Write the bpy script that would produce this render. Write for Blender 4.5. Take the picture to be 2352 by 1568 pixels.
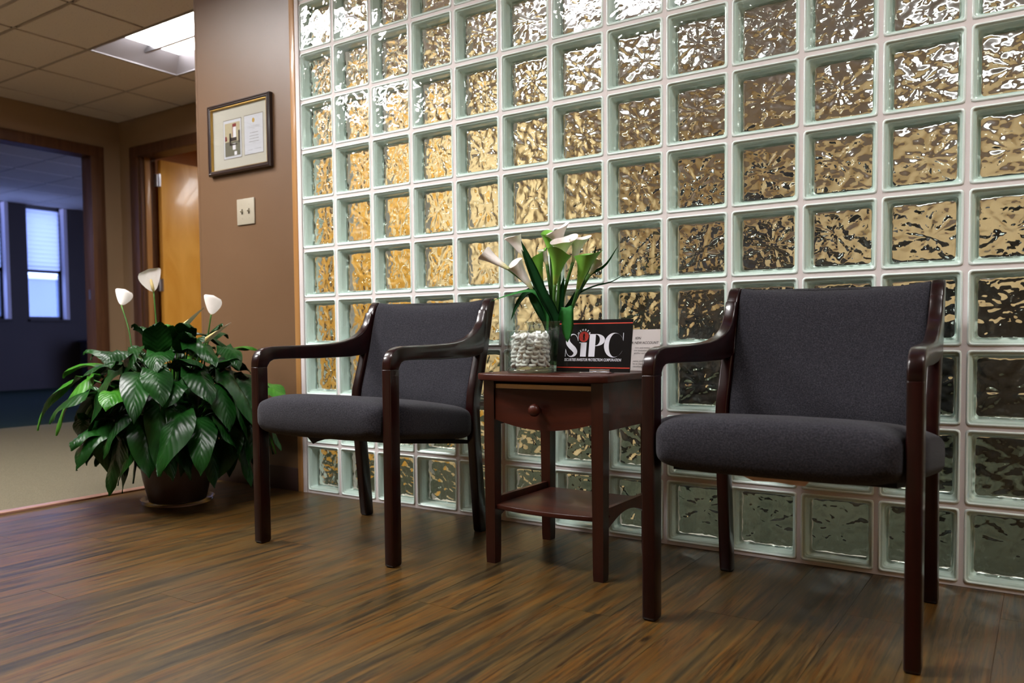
import bpy, bmesh, math, random
from mathutils import Vector, Matrix, noise as mnoise
random.seed(7)
PI = math.pi
for o in list(bpy.data.objects): bpy.data.objects.remove(o)
S = bpy.context.scene
C = S.collection

# ------------------------------------------------------------------ camera, world, exposure
cam = bpy.data.objects.new('camera', bpy.data.cameras.new('camera'))
C.objects.link(cam); S.camera = cam
cam.location = (2.6138, -2.3424, 0.6565)
cam.rotation_euler = (1.52672, 0.00911, 0.58614)
cam.data.sensor_width = 36.0
cam.data.lens = 1849.73 / 2352 * 36.0
cam.data.shift_x = 0.0
cam.data.shift_y = (852.07 - 784) / 2352
cam.data.clip_start = 0.05
cam.data.dof.use_dof = True
cam.data.dof.focus_distance = 2.35
cam.data.dof.aperture_fstop = 3.2

S.view_settings.view_transform = 'Standard'
S.view_settings.look = 'None'
S.view_settings.gamma = 1.0
S.view_settings.use_curve_mapping = False
S.view_settings.exposure = 0.0
S.cycles.max_bounces = 12
S.cycles.diffuse_bounces = 4
S.cycles.glossy_bounces = 4
S.cycles.transmission_bounces = 8
S.cycles.transparent_max_bounces = 40
S.cycles.sample_clamp_indirect = 6.0
S.cycles.caustics_refractive = True
S.cycles.caustics_reflective = False
S.cycles.use_denoising = True
S.cycles.use_adaptive_sampling = True
S.cycles.adaptive_threshold = 0.02

world = bpy.data.worlds.new('sky'); S.world = world
world.use_nodes = True
world.node_tree.nodes['Background'].inputs[0].default_value = (0.38, 0.46, 1.0, 1)
world.node_tree.nodes['Background'].inputs[1].default_value = 8.5

LAMP = 72.0          # radiance of the fluorescent lenses in the front rooms
LAMP_BACK = 60.0
LAMP_FILL = 28.0  # added lamp out of view, brightens the inner sides of the glass blocks
LAMP_HALL = 20.0

# ------------------------------------------------------------------ materials
def lin(r, g, b):
    f = lambda c: (c / 255 / 12.92) if c / 255 <= 0.04045 else ((c / 255 + 0.055) / 1.055) ** 2.4
    return (f(r), f(g), f(b), 1.0)

def mat(name, color=(200, 200, 200), rough=0.5, coat=0.0, metal=0.0, spec=0.5):
    m = bpy.data.materials.new(name); m.use_nodes = True
    b = m.node_tree.nodes['Principled BSDF']
    b.inputs['Base Color'].default_value = lin(*color)
    b.inputs['Roughness'].default_value = rough
    b.inputs['Metallic'].default_value = metal
    b.inputs['Specular IOR Level'].default_value = spec
    b.inputs['Coat Weight'].default_value = coat
    b.inputs['Coat Roughness'].default_value = 0.08
    return m

def N(m, t, **kw):
    n = m.node_tree.nodes.new(t)
    for k, v in kw.items(): setattr(n, k, v)
    return n
def LK(m, a, b): m.node_tree.links.new(a, b)
def BS(m): return m.node_tree.nodes['Principled BSDF']

def texco(m, scale=(1, 1, 1), randomize=False, kind='Object'):
    tc = N(m, 'ShaderNodeTexCoord'); mp = N(m, 'ShaderNodeMapping')
    mp.inputs['Scale'].default_value = scale
    if randomize:
        oi = N(m, 'ShaderNodeObjectInfo')
        mu = N(m, 'ShaderNodeVectorMath', operation='SCALE'); mu.inputs[3].default_value = 37.0
        cb = N(m, 'ShaderNodeCombineXYZ')
        LK(m, oi.outputs['Random'], cb.inputs[0]); LK(m, oi.outputs['Random'], cb.inputs[1])
        LK(m, cb.outputs[0], mu.inputs[0])
        ad = N(m, 'ShaderNodeVectorMath', operation='ADD')
        LK(m, tc.outputs[kind], ad.inputs[0]); LK(m, mu.outputs[0], ad.inputs[1])
        LK(m, ad.outputs[0], mp.inputs['Vector'])
    else:
        LK(m, tc.outputs[kind], mp.inputs['Vector'])
    return mp.outputs[0]

def noise_tex(m, vec, scale, detail=3, rough=0.5, dist=0.0):
    n = N(m, 'ShaderNodeTexNoise'); n.inputs['Scale'].default_value = scale
    n.inputs['Detail'].default_value = detail; n.inputs['Roughness'].default_value = rough
    n.inputs['Distortion'].default_value = dist
    LK(m, vec, n.inputs['Vector']); return n.outputs['Fac']

def ramp(m, fac, stops):
    r = N(m, 'ShaderNodeValToRGB'); e = r.color_ramp.elements
    while len(e) < len(stops): e.new(0.5)
    for el, (p, c) in zip(e, stops): el.position = p; el.color = lin(*c)
    LK(m, fac, r.inputs[0]); return r.outputs[0]

def bump(m, h, strength, dist):
    b = N(m, 'ShaderNodeBump'); b.inputs['Strength'].default_value = strength
    b.inputs['Distance'].default_value = dist
    LK(m, h, b.inputs['Height']); LK(m, b.outputs[0], BS(m).inputs['Normal'])

def mix(m, fac, a, b, mode='MIX'):
    n = N(m, 'ShaderNodeMix', data_type='RGBA', blend_type=mode)
    if isinstance(fac, float): n.inputs[0].default_value = fac
    else: LK(m, fac, n.inputs[0])
    for k, v in ((6, a), (7, b)):
        if isinstance(v, tuple): n.inputs[k].default_value = v
        else: LK(m, v, n.inputs[k])
    return n.outputs[2]

def wood(name, dark, light, rough, coat, axis='z', scale=1.0):
    m = mat(name, dark, rough, coat, spec=0.28)
    sc = {'x': (1.2, 18, 18), 'y': (18, 1.2, 18), 'z': (18, 18, 1.2)}[axis]
    v = texco(m, tuple(s * scale for s in sc), True)
    f = noise_tex(m, v, 1.5, 5, 0.6, 0.6)
    LK(m, ramp(m, f, [(0.3, dark), (0.7, light)]), BS(m).inputs['Base Color'])
    bump(m, f, 0.03, 0.002)
    return m

def plaster(name, col, rough=0.5, sheen=0.0):
    m = mat(name, col, rough)
    v = texco(m)
    bump(m, noise_tex(m, v, 260, 4, 0.6), 0.12, 0.0015)
    d = tuple(max(0, c - 5) for c in col)
    LK(m, ramp(m, noise_tex(m, v, 1.7, 3), [(0.35, d), (0.65, col)]), BS(m).inputs['Base Color'])
    return m

def thin_glass(name, tint=(245, 250, 246), rough=0.01, fres=1.45, base=0.0):
    """window-type glass: see-through with a Fresnel mirror on it"""
    m = bpy.data.materials.new(name); m.use_nodes = True
    nt = m.node_tree; nt.nodes.remove(BS(m))
    tr = N(m, 'ShaderNodeBsdfTransparent'); tr.inputs[0].default_value = lin(*tint)
    gl = N(m, 'ShaderNodeBsdfGlossy'); gl.inputs['Roughness'].default_value = rough
    lw = N(m, 'ShaderNodeLayerWeight'); lw.inputs[0].default_value = 0.5
    pw = N(m, 'ShaderNodeMath', operation='POWER'); pw.inputs[1].default_value = 5.0
    LK(m, lw.outputs['Facing'], pw.inputs[0])
    f0 = ((fres - 1) / (fres + 1)) ** 2 * 1.6 + base
    mr = N(m, 'ShaderNodeMapRange'); mr.inputs[3].default_value = f0; mr.inputs[4].default_value = 1.0
    mx = N(m, 'ShaderNodeMixShader')
    LK(m, pw.outputs[0], mr.inputs[0]); LK(m, mr.outputs[0], mx.inputs[0])
    LK(m, tr.outputs[0], mx.inputs[1]); LK(m, gl.outputs[0], mx.inputs[2])
    LK(m, mx.outputs[0], nt.nodes['Material Output'].inputs[0])
    return m

def emit(name, col, strength):
    m = bpy.data.materials.new(name); m.use_nodes = True
    m.node_tree.nodes.remove(BS(m))
    e = N(m, 'ShaderNodeEmission'); e.inputs[0].default_value = lin(*col); e.inputs[1].default_value = strength
    LK(m, e.outputs[0], m.node_tree.nodes['Material Output'].inputs[0])
    return m

M = {}
M['pillar'] = plaster('brown_wall_paint', (108, 81, 57), 0.42)
M['hallwall'] = plaster('hall_wall_paint', (156, 130, 101), 0.5)
M['tanwall'] = plaster('tan_wall_paint', (224, 192, 148), 0.55)
M['orangewall'] = plaster('warm_wall_paint', (190, 120, 50), 0.55)
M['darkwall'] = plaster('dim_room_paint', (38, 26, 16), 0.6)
M['lavwall'] = plaster('daylit_reveal_tone', (200, 195, 205), 0.6)  # daylight on the window reveals is put into this pale tone
M['mortar'] = plaster('white_mortar', (226, 218, 217), 0.6)
M['trimwood'] = wood('stained_trim_wood', (78, 50, 33), (104, 70, 47), 0.45, 0.0)
M['maple'] = wood('maple_trim', (160, 112, 62), (178, 132, 80), 0.4, 0.2)
M['mahog'] = wood('mahogany_finish', (16, 1, 1), (36, 4, 3), 0.28, 0.35)
M['tablewood'] = wood('cherry_finish', (46, 14, 6), (70, 25, 10), 0.42, 0.12, 'x')
M['tablewoodz'] = wood('cherry_finish_leg', (32, 9, 4), (50, 16, 7), 0.34, 0.35, 'z')
M['rawwood'] = wood('raw_drawer_edge', (236, 214, 186), (246, 228, 204), 0.6, 0.0, 'x')
M['outsidewall'] = plaster('outside_render', (92, 104, 122), 0.8)
M['basevinyl'] = mat('dark_vinyl_base', (58, 42, 38), 0.45)
M['chrome'] = mat('chrome', (215, 215, 220), 0.18, 0, 1.0)
M['hinge'] = mat('satin_nickel', (190, 190, 195), 0.3, 0, 1.0)
M['black'] = mat('black_board', (5, 5, 7), 0.25, 0.0)
M['white'] = mat('white_print', (206, 206, 216), 0.4)
M['red'] = mat('red_print', (205, 62, 38), 0.4)
M['redisc'] = mat('red_disc_print', (170, 34, 20), 0.4)
M['paper'] = mat('white_paper', (204, 196, 193), 0.6)
M['ink'] = mat('black_ink', (22, 20, 22), 0.6)
M['faint'] = mat('grey_ink', (120, 116, 114), 0.6)
M['cream'] = mat('cream_mat_board', (194, 188, 177), 0.7)
M['gold'] = mat('gold_leaf', (196, 158, 84), 0.35, 0, 0.8)
M['framewood'] = mat('dark_frame_wood', (38, 22, 20), 0.3, 0.4)
M['ivory'] = mat('ivory_plastic', (168, 160, 142), 0.4)
M['slot'] = mat('dark_slot', (70, 62, 46), 0.7)
M['lining'] = mat('black_cambric', (20, 17, 17), 0.9)
M['torn'] = mat('torn_tan_cloth', (216, 192, 180), 0.85)
M['lens'] = emit('lamp_lens', (255, 252, 250), LAMP)
M['lensback'] = emit('lamp_lens_back', (255, 250, 244), LAMP_BACK)
M['lensfill'] = emit('lamp_lens_fill', (255, 252, 250), LAMP_FILL)
M['lenshall'] = emit('lamp_lens_hall', (255, 252, 250), LAMP_HALL)
M['troffer'] = mat('white_enamel', (196, 192, 200), 0.45)
M['charcoal'] = mat('charcoal_laminate', (36, 39, 50), 0.35)
M['screen'] = mat('dark_screen', (24, 27, 37), 0.15)
M['darkmetal'] = mat('dark_metal', (24, 24, 28), 0.5)
M['shade'] = mat('cellular_fabric', (235, 235, 240), 0.8)
BS(M['shade']).inputs['Transmission Weight'].default_value = 0.0
_m = bpy.data.materials.new('backlit_shade_fabric'); _m.use_nodes = True; _m.node_tree.nodes.remove(BS(_m))
_t = N(_m, 'ShaderNodeBsdfTranslucent'); _t.inputs[0].default_value = lin(236, 238, 245)
_d = N(_m, 'ShaderNodeBsdfDiffuse'); _d.inputs[0].default_value = lin(236, 238, 245)
_x = N(_m, 'ShaderNodeMixShader'); _x.inputs[0].default_value = 0.35
LK(_m, _t.outputs[0], _x.inputs[1]); LK(_m, _d.outputs[0], _x.inputs[2]); LK(_m, _x.outputs[0], _m.node_tree.nodes['Material Output'].inputs[0])
M['shade'] = _m

# carpet
def carpet(name, a, b, rough=0.95):
    m = mat(name, a, rough, spec=0.1); v = texco(m)
    f = noise_tex(m, v, 190, 3, 0.7)
    LK(m, ramp(m, f, [(0.35, a), (0.65, b)]), BS(m).inputs['Base Color'])
    bump(m, f, 0.6, 0.004); return m
M['carpet'] = carpet('beige_carpet', (88, 83, 68), (112, 105, 87))
M['bluecarpet'] = carpet('dark_blue_carpet', (20, 33, 26), (28, 43, 34))
M['greencarpet'] = carpet('grey_green_carpet', (50, 54, 44), (66, 70, 58))
# fabric
m = mat('grey_upholstery', (49, 47, 55), 0.92, spec=0.12); v = texco(m)
f = noise_tex(m, v, 300, 3, 0.65, 0.4)
LK(m, ramp(m, f, [(0.3, (31, 31, 36)), (0.5, (46, 45, 51)), (0.72, (64, 63, 70))]), BS(m).inputs['Base Color'])
bump(m, f, 0.8, 0.002); BS(m).inputs['Sheen Weight'].default_value = 0.08; M['fabric'] = m
# ceiling tile
m = mat('mineral_ceiling_tile', (176, 166, 150), 0.9, spec=0.2); v = texco(m)
f = noise_tex(m, v, 120, 2, 0.5)
LK(m, ramp(m, f, [(0.28, (170, 160, 150)), (0.36, (228, 218, 208))]), BS(m).inputs['Base Color'])
bump(m, f, 0.3, 0.002); M['tile'] = m
M['tee'] = mat('ceiling_grid_enamel', (176, 166, 156), 0.5)
M['backtile'] = plaster('pale_mauve_ceiling', (198, 188, 204), 0.8)
# floor planks
m = mat('wood_look_plank', (110, 80, 55), 0.34, 0.0, spec=0.5)
vl = texco(m, (20, 0.9, 20), True); vf = texco(m, (100, 3.2, 100), True)
n1 = noise_tex(m, vl, 1.6, 4, 0.6, 0.8); n2 = noise_tex(m, vf, 1.3, 8, 0.75, 0.5)
base = ramp(m, n1, [(0.28, (70, 52, 30)), (0.40, (108, 92, 60)), (0.50, (146, 118, 72)), (0.59, (158, 110, 50)), (0.70, (112, 100, 72)), (0.82, (92, 68, 38))])
streak = ramp(m, n2, [(0.36, (84, 72, 54)), (0.47, (196, 184, 160)), (0.62, (255, 246, 222))])
c1 = mix(m, 0.85, base, streak, 'MULTIPLY')
vk = texco(m, (42, 1.6, 42), True); n3 = noise_tex(m, vk, 1.0, 5, 0.62, 0.6)
cr = ramp(m, n3, [(0.470, (255, 255, 255)), (0.494, (60, 48, 38)), (0.506, (60, 48, 38)), (0.530, (255, 255, 255))])
n4 = noise_tex(m, texco(m, (9, 1.4, 9), True), 1.0, 2)
mk = N(m, 'ShaderNodeMapRange'); mk.inputs[1].default_value = 0.40; mk.inputs[2].default_value = 0.55; LK(m, n4, mk.inputs[0])
c2 = mix(m, mk.outputs[0], c1, mix(m, 0.72, c1, cr, 'MULTIPLY'))
vo = N(m, 'ShaderNodeTexVoronoi'); LK(m, texco(m, (6.5, 2.6, 6.5), True), vo.inputs['Vector']); vo.inputs['Scale'].default_value = 1.0
kn = ramp(m, vo.outputs['Distance'], [(0.03, (46, 36, 28)), (0.075, (255, 255, 255))])
c2 = mix(m, 0.75, c2, kn, 'MULTIPLY')
oi = N(m, 'ShaderNodeObjectInfo'); hv = N(m, 'ShaderNodeHueSaturation'); hv.inputs['Saturation'].default_value = 1.03
mr = N(m, 'ShaderNodeMapRange'); mr.inputs[3].default_value = 0.38; mr.inputs[4].default_value = 0.47
LK(m, oi.outputs['Random'], mr.inputs[0]); LK(m, mr.outputs[0], hv.inputs['Value']); LK(m, c2, hv.inputs['Color'])
LK(m, hv.outputs[0], BS(m).inputs['Base Color'])
bump(m, n2, 0.12, 0.001)
rr = N(m, 'ShaderNodeMapRange'); rr.inputs[3].default_value = 0.30; rr.inputs[4].default_value = 0.44
LK(m, n2, rr.inputs[0]); LK(m, rr.outputs[0], BS(m).inputs['Roughness']); M['plank'] = m
M['strip'] = mat('transition_strip_vinyl', (150, 112, 96), 0.35)
# maple door veneer
m = mat('maple_door_veneer', (200, 144, 62), 0.3, 0.25); v = texco(m, (3, 3, 0.8))
LK(m, ramp(m, noise_tex(m, v, 2.2, 4, 0.55, 1.0), [(0.3, (222, 156, 58)), (0.7, (240, 178, 82))]), BS(m).inputs['Base Color']); M['veneer'] = m
# glass blocks
m = mat('block_glass_wall', (238, 252, 249), 0.35, 1.0); BS(m).inputs['Coat Roughness'].default_value = 0.03
v = texco(m, (30, 30, 30)); BS(m).inputs['IOR'].default_value = 1.5
bump(m, noise_tex(m, texco(m, (60, 60, 60)), 2.0, 2), 0.35, 0.003); M['blockwall'] = m
M['front'] = thin_glass('block_front_glass', (243, 250, 246), 0.015, 1.5, 0.01)
m = bpy.data.materials.new('block_wavy_glass'); m.use_nodes = True; m.node_tree.nodes.remove(BS(m))
g = N(m, 'ShaderNodeBsdfGlass'); g.inputs['Roughness'].default_value = 0.0; g.inputs['IOR'].default_value = 1.5
g.inputs['Color'].default_value = (0.93, 0.97, 0.945, 1)
LK(m, g.outputs[0], m.node_tree.nodes['Material Output'].inputs[0]); M['wavy'] = m
M['clear'] = thin_glass('clear_glass', (251, 252, 251), 0.01, 1.5)
M['edgeglass'] = thin_glass('thick_clear_glass', (247, 251, 249), 0.01, 1.5, 0.03)
M['pane'] = thin_glass('window_pane', (230, 238, 245), 0.0)
M['water'] = thin_glass('vase_water', (150, 180, 140), 0.02, 1.33)
M['mint'] = mat('white_mint', (250, 246, 244), 0.5)
M['wrap'] = thin_glass('cellophane', (253, 253, 253), 0.12, 1.5, 0.02)
_n = M['wrap'].node_tree; _o = _n.nodes['Material Output']; _s = _o.inputs[0].links[0].from_socket
_df = N(M['wrap'], 'ShaderNodeBsdfDiffuse'); _df.inputs[0].default_value = (.9, .88, .87, 1); _mx = N(M['wrap'], 'ShaderNodeMixShader'); _mx.inputs[0].default_value = 0.22
LK(M['wrap'], _s, _mx.inputs[1]); LK(M['wrap'], _df.outputs[0], _mx.inputs[2]); LK(M['wrap'], _mx.outputs[0], _o.inputs[0])
# plants
def leafmat(name, a, b, rough=0.33):
    m = mat(name, a, rough, 0.0, spec=0.2); v = texco(m)
    LK(m, ramp(m, noise_tex(m, v, 9, 3), [(0.35, a), (0.7, b)]), BS(m).inputs['Base Color'])
    ua = N(m, 'ShaderNodeAttribute'); ua.attribute_name = 'along'; ca = N(m, 'ShaderNodeAttribute'); ca.attribute_name = 'across'
    def mt(op, x, y):
        n = N(m, 'ShaderNodeMath', operation=op)
        for k, q in enumerate((x, y)):
            if q is None: continue
            if isinstance(q, (int, float)): n.inputs[k].default_value = q
            else: LK(m, q, n.inputs[k])
        return n.outputs[0]
    ph = mt('MULTIPLY', mt('SUBTRACT', mt('MULTIPLY', ua.outputs['Fac'], 11.0), mt('MULTIPLY', ca.outputs['Fac'], 2.6)), 2 * PI)
    bump(m, mt('SINE', ph, None), 0.24, 0.0014)
    return m
M['leaf'] = leafmat('peace_lily_leaf', (12, 42, 13), (24, 68, 20))
M['leaflight'] = leafmat('peace_lily_young_leaf', (40, 98, 20), (76, 134, 42))
M['stem'] = leafmat('green_stem', (52, 92, 38), (78, 118, 52), 0.45)
M['spathe'] = mat('white_spathe', (236, 230, 224), 0.55)
M['spadix'] = mat('cream_spadix', (226, 204, 140), 0.7)
M['blade'] = leafmat('silk_blade', (14, 58, 26), (24, 82, 36), 0.45)
M['bladelight'] = leafmat('light_silk_blade', (58, 140, 68), (84, 168, 88), 0.5)
M['pot'] = mat('brown_pot', (66, 48, 38), 0.45)
M['soil'] = mat('soil', (34, 24, 18), 0.95)
def bloommat(name, low, mid, high):
    """colour runs along the bloom from throat to mouth"""
    m = mat(name, high, 0.5); BS(m).inputs['Subsurface Weight'].default_value = 0.0
    at = N(m, 'ShaderNodeAttribute'); at.attribute_name = 'along'
    LK(m, ramp(m, at.outputs['Fac'], [(0.0, low), (0.22, mid), (0.42, high)]), BS(m).inputs['Base Color'])
    return m
M['bloomw'] = bloommat('white_calla_bloom', (118, 138, 50), (214, 208, 160), (242, 234, 228))
M['bloomg'] = bloommat('green_calla_bloom', (92, 120, 40), (150, 178, 74), (122, 184, 66))

# ------------------------------------------------------------------ helpers
def link(name, bm, m, parent=None, smooth=False, loc=None):
    me = bpy.data.meshes.new(name); bm.to_mesh(me); bm.free()
    return link_me(name, me, m, parent, smooth, loc)
def link_me(name, me, m, parent=None, smooth=False, loc=None):
    if m is not None:
        if not me.materials: me.materials.append(m if not isinstance(m, str) else M[m])
    if smooth: me.polygons.foreach_set('use_smooth', [True] * len(me.polygons))
    o = bpy.data.objects.new(name, me); C.objects.link(o)
    if parent is not None: o.parent = parent
    if loc is not None: o.location = loc
    return o
def thing(name, label, cat, loc=(0, 0, 0), rz=0, group=None):
    o = bpy.data.objects.new(name, None); C.objects.link(o)
    o.location = loc; o.rotation_euler = (0, 0, rz); o.empty_display_size = 0.1
    return tag(o, label, cat, group)
def tag(o, label, cat, group=None):
    o['label'] = label; o['category'] = cat
    if group: o['group'] = group
    return o
def struct(o): o['kind'] = 'structure'; return o
def auto_smooth(o, ang=35):
    me = o.data
    bm = bmesh.new(); bm.from_mesh(me)
    for e in bm.edges:
        if len(e.link_faces) == 2 and e.calc_face_angle(0) > math.radians(ang): e.smooth = False
    for f in bm.faces: f.smooth = True
    bm.to_mesh(me); bm.free(); return o

def box(bm, x0, x1, y0, y1, z0, z1, bevel=0.0, seg=2):
    r = bmesh.ops.create_cube(bm, size=1.0)
    vs = r['verts']
    for v in vs:
        v.co = Vector(((x0 + x1) / 2 + v.co.x * (x1 - x0), (y0 + y1) / 2 + v.co.y * (y1 - y0), (z0 + z1) / 2 + v.co.z * (z1 - z0)))
    if bevel:
        es = {e for v in vs for e in v.link_edges}
        bmesh.ops.bevel(bm, geom=list(es), offset=bevel, segments=seg, profile=0.5, affect='EDGES')
    return bm
def boxo(name, x0, x1, y0, y1, z0, z1, m, parent=None, bevel=0.0, seg=2):
    bm = bmesh.new(); box(bm, x0, x1, y0, y1, z0, z1, bevel, seg)
    o = link(name, bm, m, parent)
    if bevel: auto_smooth(o)
    return o
def loft(bm, rings, cap0=True, cap1=True, closed=True):
    vr = [[bm.verts.new(p) for p in r] for r in rings]
    for a, b in zip(vr[:-1], vr[1:]):
        n = len(a)
        for i in range(n if closed else n - 1):
            j = (i + 1) % n
            bm.faces.new((a[i], a[j], b[j], b[i]))
    if cap0: bm.faces.new(list(reversed(vr[0])))
    if cap1: bm.faces.new(vr[-1])
    return vr
def prism(profile, x0, x1, bevel=0.004, seg=3, xf=None):
    """(y, z) outline extruded along x, its edges rounded; xf(y) shifts it in x"""
    bm = bmesh.new()
    f = bm.faces.new([bm.verts.new((x0, y, z)) for y, z in profile])
    r = bmesh.ops.extrude_face_region(bm, geom=[f])
    vs = [g for g in r['geom'] if isinstance(g, bmesh.types.BMVert)]
    bmesh.ops.translate(bm, verts=vs, vec=(x1 - x0, 0, 0))
    bmesh.ops.recalc_face_normals(bm, faces=bm.faces)
    if bevel:
        es = [e for e in bm.edges if abs(e.verts[0].co.x - e.verts[1].co.x) < 1e-6 or e.calc_face_angle(0) > 0.6]
        bmesh.ops.bevel(bm, geom=es, offset=bevel, segments=seg, profile=0.5, affect='EDGES', clamp_overlap=True)
    if xf:
        for v in bm.verts: v.co.x += xf(v.co.y)
    bmesh.ops.recalc_face_normals(bm, faces=bm.faces)
    return bm
def tube(bm, pts, radii, n=8, cap=True):
    pts = [Vector(p) for p in pts]
    if not hasattr(radii, '__len__'): radii = [radii] * len(pts)
    rings = []; up = Vector((0.3, 0.2, 1)).normalized()
    t0 = (pts[1] - pts[0]).normalized()
    a = t0.cross(up); a = a if a.length > 1e-3 else t0.cross(Vector((1, 0, 0))); a.normalize()
    for i, p in enumerate(pts):
        t = (pts[min(i + 1, len(pts) - 1)] - pts[max(i - 1, 0)]).normalized()
        a = (a - t * a.dot(t)).normalized(); b = t.cross(a)
        rings.append([p + (a * math.cos(2 * PI * k / n) + b * math.sin(2 * PI * k / n)) * radii[i] for k in range(n)])
    loft(bm, rings, cap, cap); return rings
def lathe(bm, prof, n=32, cx=0, cy=0, cap0=False, cap1=False):
    loft(bm, [[(cx + r * math.cos(2 * PI * k / n), cy + r * math.sin(2 * PI * k / n), z) for k in range(n)] for r, z in prof], cap0, cap1)
def spline(pts, n):
    """Catmull-Rom through the points"""
    P = [Vector(p) for p in pts]; P = [2 * P[0] - P[1]] + P + [2 * P[-1] - P[-2]]; out = []
    segs = len(P) - 3
    for i in range(n):
        u = i / (n - 1) * segs; k = min(int(u), segs - 1); t = u - k
        a, b, c, d = P[k:k + 4]
        out.append(0.5 * ((2 * b) + (c - a) * t + (2 * a - 5 * b + 4 * c - d) * t * t + (3 * b - 3 * c + d - a) * t ** 3))
    return out
def lerp_tab(tab, x):
    if x <= tab[0][0]: return tab[0][1]
    for (a, b), (c, d) in zip(tab[:-1], tab[1:]):
        if x <= c: return b + (d - b) * (x - a) / (c - a)
    return tab[-1][1]
def text_mesh(txt, size, extrude=0.0002, shear=0.0, xscale=1.0, align='LEFT', bold=0.0):
    cu = bpy.data.curves.new('text', 'FONT'); cu.body = txt; cu.offset = bold; cu.size = size; cu.extrude = extrude
    cu.shear = shear; cu.align_x = align; cu.resolution_u = 3
    o = bpy.data.objects.new('text', cu); C.objects.link(o)
    bpy.context.view_layer.update()
    me = bpy.data.meshes.new_from_object(o.evaluated_get(bpy.context.evaluated_depsgraph_get()))
    bpy.data.objects.remove(o)
    for v in me.vertices: v.co.x *= xscale
    return me

H = 2.44
HT = H + 0.13      # walls run on past the hung ceiling
P = 0.2032
X_END, Y_BACK = 4.3, -4.3

# ------------------------------------------------------------------ floor: planks, carpets
fl = struct(boxo('floor', -0.695, X_END, Y_BACK, 0.0995, -0.06, -0.0035, 'lining'))
PW, PL = 0.152, 1.22
me_full = None
for i in range(33):
    x0 = -0.657 + i * PW
    if x0 + PW > X_END: break
    y = 0.0 - ((i * 0.437) % 1.0) * PL
    segs = [(0.0, y)] if y < -0.004 else []
    while y > Y_BACK:
        segs.append((y, max(y - PL, Y_BACK))); y -= PL
    for a, b in segs:
        L_ = a - b
        if L_ < 0.004: continue
        if abs(L_ - PL) < 1e-6:
            if me_full is None:
                bm = bmesh.new(); box(bm, 0.0004, PW - 0.0004, -PL + 0.0004, -0.0004, -0.0035, 0.0)
                me_full = bpy.data.meshes.new('plank'); bm.to_mesh(me_full); bm.free(); me_full.materials.append(M['plank'])
            o = bpy.data.objects.new('plank', me_full); C.objects.link(o)
        else:
            bm = bmesh.new(); box(bm, 0.0004, PW - 0.0004, -L_ + 0.0004, -0.0004, -0.0035, 0.0)
            o = link('plank', bm, 'plank')
        o.location = (x0, a, 0); o.parent = fl
struct(boxo('floor', -3.824, -0.696, Y_BACK, 6.0, -0.06, 0.004, 'carpet'))
struct(boxo('trim_1', -0.70, -0.652, Y_BACK, 0.0, -0.01, 0.009, 'strip', None, 0.004, 3))
struct(boxo('floor', -9.2, -3.825, Y_BACK, 6.0, -0.06, 0.004, 'bluecarpet'))
struct(boxo('floor', -0.57, X_END, 0.1, 5.2, -0.06, 0.0, 'greencarpet'))

# ------------------------------------------------------------------ walls
struct(boxo('wall_back', -0.67, -0.040, 0.0, 0.10, 0, HT, 'pillar'))
struct(boxo('wall_partition', -0.67, -0.57, 0.101, 5.3, 0, HT, 'tanwall'))
struct(boxo('wall_return', -0.685, -0.671, 0.0, 1.49, 0, HT, 'pillar'))
struct(boxo('trim_2', -0.040, -0.0105, -0.006, 0.11, 0, HT, 'maple', None, 0.002))
struct(boxo('baseboard_back', -0.672, -0.041, -0.010, -0.0002, 0.0, 0.10, M['basevinyl'], None, 0.003))
struct(boxo('wall_right', X_END, X_END + 0.1, Y_BACK, 5.3, 0, HT, 'tanwall'))
struct(boxo('wall_front', -9.2, X_END, Y_BACK - 0.1, Y_BACK, 0, HT, 'hallwall'))
struct(boxo('wall_far', -0.57, X_END, 5.2, 5.3, 0, HT, 'tanwall'))
# left wall of the hall with the open doorway (x = -3.82), opening y 0.33..1.24
def wall_with_hole(name, ax, pos, thick, a0, a1, h0, h1, hz, m):
    """wall in plane ax=pos; opening from h0 to h1, height hz"""
    bm = bmesh.new()
    for (p, q, z0, z1) in ((a0, h0, 0, HT), (h1, a1, 0, HT), (h0, h1, hz, HT)):
        if ax == 'x': box(bm, pos - thick, pos, p, q, z0, z1)
        else: box(bm, p, q, pos, pos + thick, z0, z1)
    return struct(link(name, bm, m))
DX, DY = -3.82, 1.49
wall_with_hole('wall_left', 'x', DX, 0.12, Y_BACK, DY + 0.12, 0.31, 1.26, 2.15, M['hallwall'])
wall_with_hole('wall_door', 'y', DY, 0.12, DX, -0.67, -3.545, -2.63, 2.15, M['hallwall'])
# door 1: casing and jamb only, the doorway stands open
d1 = struct(boxo('door_1', DX, DX + 0.018, 1.235, 1.345, 0, 2.215, 'trimwood', None, 0.004))
boxo('casing', DX, DX + 0.018, 0.22, 0.332, 0, 2.215, 'trimwood', d1, 0.004)
boxo('head_casing', DX, DX + 0.0185, 0.22, 1.345, 2.13, 2.215, 'trimwood', d1, 0.004)
boxo('jamb', DX - 0.13, DX - 0.001, 1.238, 1.26, 0, 2.15, 'trimwood', d1, 0.003)
boxo('jamb', DX - 0.13, DX - 0.001, 0.31, 0.33, 0, 2.15, 'trimwood', d1, 0.003)
boxo('head_jamb', DX - 0.13, DX - 0.001, 0.33, 1.238, 2.13, 2.15, 'trimwood', d1)
boxo('strike_plate', DX - 0.08, DX - 0.05, 1.236, 1.2385, 0.98, 1.06, 'hinge', d1)
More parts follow.
